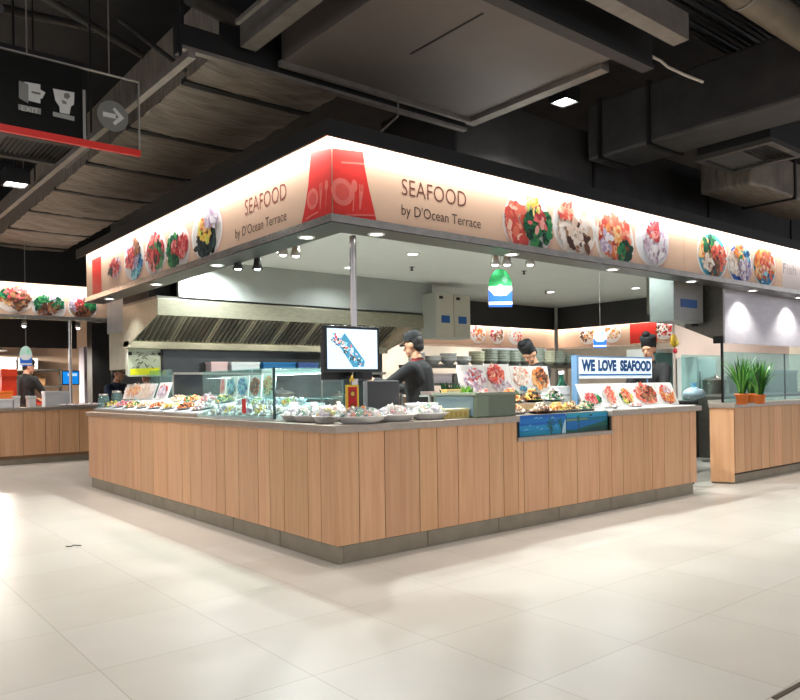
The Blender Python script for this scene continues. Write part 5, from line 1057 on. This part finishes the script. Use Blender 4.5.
far_sign('far lit stall sign with a red panel seen right of the thin far post', 'X', [(ay_(588), ('brown', 'orange')), (ay_(612), ('orange', 'tan')), (ay_(664), ('brown', 'beef'))], -1, 10, FX, reds=[(ay_(657), ay_(630))])
struct('wall_far', MB().box(6.2, 15.2, FY + 3, FY + 3.05, 0, 5), mat('warm_wall', C(190, 182, 168), .7, 0, .1, 2))
struct('trim_8', MB().box(6.2, 15.05, FY - .14, FY + .3, 3.02, 5).box(FX - .14, FX + .3, -1, FY - .2, 3.02, 5), BLACK)
struct('wall_beyond', MB().box(18, 18.05, -2, FY + 3, 0, 3), MATS['warm_wall'])
cb = thing('serving_counter', 'oak counter of the far stall beyond the dark bulkhead', 'counter', (10, 10, 0)); m = MB(); planks(m, [6.3 + .3 * k for k in range(29)], .1, .9, 'x', FY, seed=31); m.build('plank_panel', WOOD, cb); MB().box(6.3, 14.7, FY + .03, FY + .6, 0, .9).build('cabinet_body', BODY, cb); MB().box(6.3, 14.7, FY - .02, FY + .7, .9, .955).build('worktop', SLAB, cb)
for i, (x, y, z) in enumerate([(8, 11.6, 2.9), (11, 11.6, 2.9), (14, 11.6, 2.9), (16.5, 2.5, 2.9), (16.5, 6, 2.9), (11.2, 1.6, 2.74), (9.9, 1.6, 2.74)]):
    t = thing('ceiling_lamp', ['round lamp in the far stall', 'round lamp in the far stall', 'round lamp in the far stall', 'round lamp in the stall beyond', 'round lamp in the stall beyond', 'round lamp over the right hand kitchen', 'round lamp over the right hand kitchen'][i], 'ceiling light', (x, y, z), group='lamps of other stalls')
    MB().lathe([(0, 0), (.12, 0), (.13, .02), (.13, .05)], 18, M=TR(x, y, z)).build('lens', LAMP, t); MB().tube([(x, y, z + .05), (x, y, 5 if z > 2.8 else 2.76)], .01, 6).build('drop_rod', BLACK_M, t)
    area_light('lamp', (x, y, z - .01), .2, .2, (110 if z > 2.8 else 28), color=(1, .96, .9))

# ================================================================== FAR LEFT STALL INTERIOR
struct('trim_9', MB().box(-5, 1.35, 10.95, 11.0, 2.05, 5), BLACK)
struct('wall_far_left', MB().box(-6, 2.4, 13.3, 13.35, 0, 3), mat('peach_wall', C(222, 192, 166), .7, 0, .06, 2))
struct('trim_10', MB().box(onY(92, 360, 10.2).x, onY(105, 360, 10.2).x + .1, 10.2, 10.5, 0, 3.1), BLACK)
struct('trim_11', MB().box(onY(84, 360, 11.05).x, onY(92, 360, 11.05).x + .1, 11.05, 11.4, 0, 2.1), mat('grey_lilac_panel', C(150, 146, 156), .6, 0, .04, 4))
po = thing('steel_post', 'slim steel post of the far left stall beside the small blue screen', 'post', (.9, 9.6, .955)); p = onY(70, 340, 9.6); MB().tube([(p.x, 9.6, .955), (p.x, 9.6, 2.47)], .03, 12).build('tube', MATS['polished_steel'], po); MB().lathe([(.07, 0), (.07, .012), (.03, .02)], 14, M=TR(p.x, 9.6, .955)).build('foot_flange', STEEL, po)
a, b = onY(62, 377, 9.66), onY(80, 377, 9.66); zt, zb = onY(70, 370.5, 9.66).z, onY(70, 385, 9.66).z
t = thing('order_screen', 'small bright blue order screen on a stand at the far left stall', 'monitor', (a.x, 9.8, .956)); MB().box(a.x, b.x, 9.68, 9.73, zb, zt).build('casing', PLASTIC_K, t, bevel=.006)
m = MB(); fr = Frame((a.x + .02, 9.679, zb + .02), (1, 0, 0), (0, 0, 1)); W, H = b.x - a.x - .04, zt - zb - .04; m.poly([fr.p(0, 0), fr.p(W, 0), fr.p(W, H), fr.p(0, H)], 0, C(20, 130, 220)); m.poly([fr.p(W * .3, H * .65, .001), fr.p(W * .9, H * .65, .001), fr.p(W * .9, H * .85, .001), fr.p(W * .3, H * .85, .001)], 0, C(190, 226, 250)); m.build('screen', SCREEN_LIT, t)
MB().box((a.x + b.x) / 2 - .03, (a.x + b.x) / 2 + .03, 9.72, 9.76, .956, zb).build('stand', PLASTIC_K, t)
sl = thing('back_shelf', 'dark shelving with tubs along the back of the far left stall', 'shelf', (-1, 12.8, 0))
for z in (.9, 1.3, 1.66): MB().box(-3, 1.5, 12.6, 13.2, z, z + .04).build('shelf_board', STEEL_D, sl)
for xk in (-3, -1.5, 0, 1.45): MB().box(xk, xk + .05, 12.65, 12.7, 0, 1.7).build('upright', STEEL_D, sl)
rng = random.Random(21); cols = [(C(200, 60, 40), 'red'), (C(230, 226, 220), 'white'), (C(120, 90, 60), 'brown'), (C(200, 170, 60), 'mustard'), (C(90, 110, 170), 'blue'), (C(150, 150, 150), 'grey'), (C(170, 200, 160), 'pale green')]
for j, z in enumerate((.941, 1.341, 1.701)):
    x = -1.6
    k = 0
    while x < 1.1:
        wd = rng.uniform(.2, .42); c, nme = cols[(k * 3 + j * 2) % 7]; box_thing('storage_tub', f'{nme} tub on the {["lowest", "middle", "top"][j]} back shelf of the far left stall', 'tub', x, x + wd, 12.75, 13.1, z, z + rng.uniform(.12, .26), c, None, 'tubs on the far left back shelf'); x += wd + .05; k += 1
for i, (px0, px1, py0, py1, c, lb) in enumerate([(14, 20, 396, 403, C(240, 240, 238), 'small white box at the left on the far left worktop'), (29, 36, 396, 403, C(238, 238, 236), 'small white box before the man on the far left worktop'), (45, 70, 391, 402.5, C(226, 228, 230), 'large pale box on the far left worktop by the blue screen'), (-6, 13, 399, 403.5, C(246, 246, 244), 'flat white tray at the far left edge of the worktop'), (-3, 13, 391, 397, C(230, 120, 40), 'orange tray at the far left edge behind white boxes'), (2, 17, 369, 384, C(216, 66, 36), 'red orange box behind the man at the far left edge')]):
    Y = [9.6, 9.6, 9.7, 9.6, 9.75, 9.9][i]; a, b = onY(px0, 400, Y), onY(px1, 400, Y); z1 = onY((px0 + px1) / 2, py0, Y).z; z0 = .956 if i < 4 else max(.956, onY((px0 + px1) / 2, py1, Y).z)
    if i >= 4: z0 = .956
    box_thing('counter_box', lb, 'box', a.x, b.x, Y, Y + .22, z0, max(z1, z0 + .03), c)
for k in range(7):
    px = 20 + 9 * k; p = onZ(px, 404.5, .956); dish(p.x, 9.5, .956, .12, .07, 0, ['pale', 'squid', 'lilac'], f'small white dish along the front edge of the far left worktop, {["first","second","third","fourth","fifth","sixth","last"][k]} from the left', 900 + k, 'small dishes on the far left worktop', 12, .03, .025)
for i, (x, y) in enumerate([(-1.6, 12.3), (.2, 12.3)]):
    t = thing('pendant_lamp', ['left glowing pendant lamp in the far left stall', 'right glowing pendant lamp in the far left stall'][i], 'pendant lamp', (x, y, 2.2)); MB().lathe([(.02, .12), (.06, .1), (.2, 0), (.19, 0), (.05, .08)], 18, M=TR(x, y, 2.05)).build('shade', STEEL, t); MB().ell((x, y, 2.09), .05).build('bulb', LAMP, t); MB().tube([(x, y, 2.17), (x, y, 5)], .008, 6).build('cord', BLACK_M, t); area_light('lamp', (x, y, 2.02), .15, .15, 280, color=(1, .92, .82))
for i, px in enumerate((24, 78)):
    p = onY(px, 325, 9.8); t = thing('downlight', ['small hanging spot lamp at the left under the far left sign', 'small spot lamp at the right under the far left sign'][i], 'spotlight', (p.x, 9.8, 2.35)); MB().lathe([(0, .1), (.04, .1), (.05, 0), (.045, 0), (0, .02)], 14, M=TR(p.x, 9.8, 2.36)).build('shade', STEEL, t); MB().ell((p.x, 9.8, 2.37), .035).build('bulb', LAMP, t); MB().tube([(p.x, 9.8, 2.46), (p.x, 9.8, 5)], .008, 6).build('stem', STEEL, t); spot_light('lamp', (p.x, 9.8, 2.32), 60, 120)

# glass sneeze screen behind the ice bed
a, b = onX(105, 385, .74), onX(172, 385, .74); zt = onX(140, 371.5, .74).z
g = thing('glass_screen', 'tinted glass screen standing behind the boards of the ice bed', 'glass screen', (.74, 4.5, .956)); MB().box(.735, .743, b.y, min(a.y, 5.44), .957, zt).build('pane', TEAL, g)
for y in (b.y, min(a.y, 5.44) - .03): MB().box(.725, .753, y, y + .03, .956, .99).build('clip', STEEL, g)
# glass jars at the far end of the bed
for i, (x, y) in enumerate([(.12, 5.38), (.3, 5.42)]):
    t = thing('glass_jar', ['small glass jar at the outer far end of the ice bed', 'small glass jar at the inner far end of the ice bed'][i], 'jar', (x, y, bz(x))); MB().lathe([(0, .002), (.06, 0), (.065, .01), (.065, .12), (.05, .14)], 16, M=TR(x, y, bz(x))).build('body', TEAL, t); MB().lathe([(.055, .14), (.055, .165), (0, .165)], 16, M=TR(x, y, bz(x))).build('lid', STEEL, t)

# added strip under the case top, put in to brighten the display case
t = thing('added_case_lamp', 'added white strip lamp under the top pane, brightening the glass display case', 'lamp', (.5, 1.6, 1.36)); MB().box(.66, .7, GY0 + .03, GY1 - .03, 1.345, 1.372).build('housing', WHITE, t); MB().box(.665, .695, GY0 + .05, GY1 - .05, 1.340, 1.345).build('lens', LAMP_S, t)
area_light('lamp', (.68, (GY0 + GY1) / 2, 1.338), 1.2, .03, 14, (-.5, 0, -1), (1, 1, 1), xdir=(0, 1, 0))
# floor marks
p = onZ(72, 546.5, .002); m = MB(); m.tube([(p.x - .04, p.y + .02, .006), (p.x - .01, p.y - .01, .006), (p.x + .02, p.y + .03, .006), (p.x + .06, p.y - .03, .006)], .004, 6); tag(m.build('black_strap', BLACK_M), 'little black strap lying on the pale floor at the left', 'strap')
a, b = onZ(774, 699, 0), onZ(812, 678, 0); tag(MB().bar((a.x, a.y, .002), (b.x, b.y, .002), .02, .004).build('floor_strip', mat('strip_brown', C(80, 66, 52), .5, .3)), 'thin dark metal strip set in the floor at the bottom right corner', 'floor strip')

# ================================================================== PEOPLE
def capsule(mb, a, b, ra, rb):
    a, b = Vector(a), Vector(b); mb.tube([a, a.lerp(b, .33), a.lerp(b, .66), b], [ra, ra * .67 + rb * .33, ra * .33 + rb * .67, rb], 12); mb.ell(a, ra, nu=12, nv=8); mb.ell(b, rb, nu=12, nv=8)
def remeshed(mb, name, material, parent, voxel, smooth):
    o = mb.build(name, material, parent, local=True); r = o.modifiers.new('r', 'REMESH'); r.mode = 'VOXEL'; r.voxel_size = voxel
    if smooth: s = o.modifiers.new('s', 'SMOOTH'); s.iterations = smooth; s.factor = .5
    dg = bpy.context.evaluated_depsgraph_get(); dg.update(); me = bpy.data.meshes.new_from_object(o.evaluated_get(dg)); old = o.data; o.modifiers.clear(); o.data = me; me.name = name
    me.polygons.foreach_set('use_smooth', [True] * len(me.polygons)); bpy.data.meshes.remove(old); return o
SK = mat('skin', C(206, 152, 122), .5, 0, .04, 30, spec=.3)
SHIRT = mat('black_shirt', C(30, 29, 30), .85, 0, .15, 60); TROUS = mat('dark_trousers', C(38, 38, 42), .85, 0, .12, 50); SHOE = mat('black_shoe', C(22, 22, 22), .4); HAIR = mat('black_hair', C(24, 20, 18), .6, 0, .2, 60); APRON = mat('grey_apron', C(64, 60, 58), .85, 0, .1, 50)
def person(label, x, y, face, S=1.0, hands=((.22, .40, 1.10), (-.22, .40, 1.10)), head_turn=0, head_down=.15, collar=None, hat='cap', lean=.0, shirt=SHIRT):
    """face = world direction; local +Y is forward, +X is the person's right hand side when seen from behind"""
    rz = math.atan2(face[1], face[0]) - PI / 2
    t = thing('person', label, 'person', M=TR(x, y, 0, rz, S))
    b = MB(); F = lambda z: lean * max(0, z - .95)
    hip = .10; SHZ = 1.42
    capsule(b, (0, F(.98), .98), (0, F(1.12) - .0, 1.14), .13, .125); capsule(b, (0, F(1.15), 1.15), (0, F(1.36), 1.34), .125, .13)
    for s in (-1, 1): capsule(b, (s * .06, F(1.3), 1.3), (s * .15, F(1.42), 1.40), .1, .065)
    capsule(b, (0, F(1.42), 1.42), (0, F(1.5) + .015, 1.53), .058, .052)
    for s in (-1, 1):
        capsule(b, (s * hip, 0, .93), (s * hip, .01, .5), .09, .058); capsule(b, (s * hip, .01, .5), (s * hip, -.01, .09), .056, .038); capsule(b, (s * hip, -.03, .045), (s * (hip + .015), .15, .035), .04, .032)
    # head, turned and tipped
    HM = Matrix.Translation((0, F(1.52) + .02, 1.54)) @ Matrix.Rotation(head_turn, 4, 'Z') @ Matrix.Rotation(-head_down, 4, 'X')
    def H(px, py, pz): return HM @ Vector((px, py, pz))
    b.ell(H(0, -.005, .115), (.076, .095, .10), M=HM.to_3x3().to_4x4(), nu=16, nv=12); b.ell(H(0, .025, .05), (.058, .07, .065), M=HM.to_3x3().to_4x4(), nu=14, nv=10)
    capsule(b, H(0, .085, .095), H(0, .108, .07), .010, .014)
    b.ell(H(0, .085, .03), (.022, .012, .008), nu=8, nv=6); b.ell(H(0, .078, .0), (.022, .02, .016), nu=8, nv=6)
    for s in (-1, 1): b.ell(H(s * .078, -.01, .085), (.012, .022, .032), nu=8, nv=6); b.ell(H(s * .03, .082, .125), (.024, .012, .008), nu=8, nv=6)
    elbows = []
    for s, hnd in zip((1, -1), hands):
        sh_ = Vector((s * .19, F(1.4), 1.39)); wr_ = Vector(hnd); d = wr_ - sh_; L1, L2 = .29, .26
        D = min(d.length, L1 + L2 - .005); d.normalize(); wr_ = sh_ + d * D; a = (L1 * L1 - L2 * L2 + D * D) / (2 * D); hh = math.sqrt(max(0, L1 * L1 - a * a))
        pole = Vector((s * .5, -.5, -.8)); pole = (pole - d * pole.dot(d)).normalized(); el_ = sh_ + d * a + pole * hh; elbows.append((sh_, el_, wr_))
        capsule(b, sh_, el_, .05, .04); capsule(b, el_, wr_, .04, .026)
        fd_ = (wr_ - el_).normalized(); side_ = fd_.cross(UP).normalized(); nrm = side_.cross(fd_)
        pc = wr_ + fd_ * .05; 
        for q in (-.024, -.008, .008, .024): capsule(b, wr_ + side_ * q * .6, wr_ + fd_ * .085 + side_ * q * 1.05, .016, .012)
        for q, L in zip((-.03, -.01, .01, .029), (.055, .07, .075, .065)):
            k0 = wr_ + fd_ * .085 + side_ * q; k1 = k0 + fd_ * L * .55 - nrm * .012; k2 = k1 + fd_ * L * .4 - nrm * .022; capsule(b, k0, k1, .0095, .0085); capsule(b, k1, k2, .0085, .0075)
        t0 = wr_ + fd_ * .03 - side_ * s * .024; t1 = t0 + fd_ * .035 - side_ * s * .03 - nrm * .01; capsule(b, t0, t1, .013, .011); capsule(b, t1, t1 + fd_ * .03 - nrm * .01, .0105, .009)
    remeshed(b, 'body', SK, t, .0085, 2)
    c = MB()
    capsule(c, (0, F(.95), .93), (0, F(1.12), 1.14), .155, .145); capsule(c, (0, F(1.15), 1.15), (0, F(1.36), 1.34), .15, .15)
    for s in (-1, 1): capsule(c, (s * .07, F(1.3), 1.29), (s * .16, F(1.41), 1.39), .118, .08)
    for sh_, el_, wr_ in elbows: capsule(c, sh_, el_, .072, .058); capsule(c, el_, el_.lerp(wr_, .55), .058, .046)
    capsule(c, (0, F(1.42), 1.42), (0, F(1.46), 1.46), .075, .066)
    remeshed(c, 'shirt', shirt, t, .012, 3)
    c = MB()
    for s in (-1, 1): capsule(c, (s * hip * .9, 0, .93), (s * hip, .01, .5), .112, .078); capsule(c, (s * hip, .01, .5), (s * hip, -.005, .1), .077, .062)
    remeshed(c, 'trousers', TROUS, t, .014, 2)
    c = MB(); c.lathe([(.158, 0), (.165, .02), (.17, .3), (.172, .42)], 24, M=Matrix.Translation((0, .012, .56)) @ Matrix.Diagonal((1.05, .98, 1, 1))); c.build('apron', APRON, t, local=True)
    for s in (-1, 1): c = MB(); capsule(c, (s * hip, -.04, .048), (s * (hip + .015), .16, .04), .048, .042); remeshed(c, 'shoe', SHOE, t, .012, 1)
    if collar: MB().lathe([(.078, 0), (.07, .03), (.064, .045), (.07, .05)], 20, M=Matrix.Translation((0, F(1.45) + .005, 1.445))).build('neckerchief', mat('red_cloth', C(150, 40, 40), .8, 0, .08, 60), t, local=True)
    c = MB(); R3 = HM.to_3x3().to_4x4(); c.ell(H(0, -.03, .12), (.083, .085, .095), M=R3, nu=16, nv=10); c.ell(H(0, -.06, .06), (.068, .045, .05), M=R3, nu=12, nv=8); remeshed(c, 'hair', HAIR, t, .01, 1)
    for s in (-1, 1): MB().ell(H(s * .03, .083, .108), (.011, .008, .006)).build('eye', mat('eye_dark', C(30, 24, 22), .3), t, local=True)
    MB().ell(H(0, .094, .03), (.022, .006, .006)).build('mouth', mat('lip', C(160, 90, 84), .5), t, local=True)
    if hat == 'cap':
        hm = MB(); hm.lathe([(.088, .0), (.092, .03), (.088, .07), (.07, .095), (.03, .108), (0, .11)], 22, M=HM @ Matrix.Translation((0, -.012, .135))); 
        o = hm.build('cap', BLACK_HAT, t, local=True); MB().prism([(-.06, .06), (.06, .06), (.055, .12), (.03, .15), (-.03, .15), (-.055, .12)], 0, .008, M=HM @ Matrix.Translation((0, -.01, .14)) @ Matrix.Rotation(-.15, 4, 'X')).build('peak', BLACK_HAT, o, local=True)
    else:
        hm = MB(); hm.lathe([(.09, 0), (.094, .05), (.1, .11), (.092, .135), (.05, .15), (0, .152)], 22, M=HM @ Matrix.Translation((0, -.012, .13))); hm.ell(H(0, .03, .29), (.05, .05, .045), M=R3, nu=10, nv=6)
        hm.build('folded_hat', BLACK_HAT, t, local=True)
    return t
BLACK_HAT = mat('black_hat', C(22, 22, 23), .8, 0, .12, 50)
def stand(px, D): p = onD(px, 386, D); return p.x, p.y
LFT = -RIGHT
x, y = stand(421, 7.35); fd2 = LFT * .9 + FWD * .42
person('person in black shirt, red neckerchief and black cap behind the till, turned left', x, y, fd2, 1.0, ((.12, .46, 1.22), (-.16, .5, 1.30)), 0, .25, True, 'cap', .06)
x, y = stand(543, 9.5); person('person bending behind the picture boards, folded black hat tipped forward', x, y, LFT * .9 - FWD * .5, 1.0, ((.2, .42, 1.0), (-.2, .42, 1.0)), .2, .75, None, 'folded', .25)
x, y = stand(652, 9.2); person('person in black shirt and pointed black hat standing behind the WE LOVE SEAFOOD sign', x, y, LFT * .75 - FWD * .7, 1.0, ((.2, .4, 1.05), (-.2, .4, 1.05)), .1, .25, None, 'folded', .05)
x, y = stand(25, 13.35); person('person in black shirt and cap with back turned at the far left stall', x, y, RIGHT * .3 + FWD * .9, 1.03, ((.2, .42, 1.08), (-.2, .42, 1.08)), -.7, .3, None, 'cap', .05)
x, y = stand(115, 10.9); person('person in dark blue top and cap behind tinted glass beside the ice bed boards', x, y, RIGHT * .9 - FWD * .3, .9, ((.2, .4, 1.1), (-.2, .4, 1.1)), .2, .2, None, 'cap', .05, mat('navy_shirt', C(40, 52, 76), .85, 0, .12, 50))
x, y = stand(148, 12.6); person('person in black cap half hidden behind the yellow highlighted menu glass', x, y, -FWD * .9 - RIGHT * .2, .89, ((.2, .38, 1.05), (-.2, .38, 1.05)), 0, .2, None, 'cap', .05)
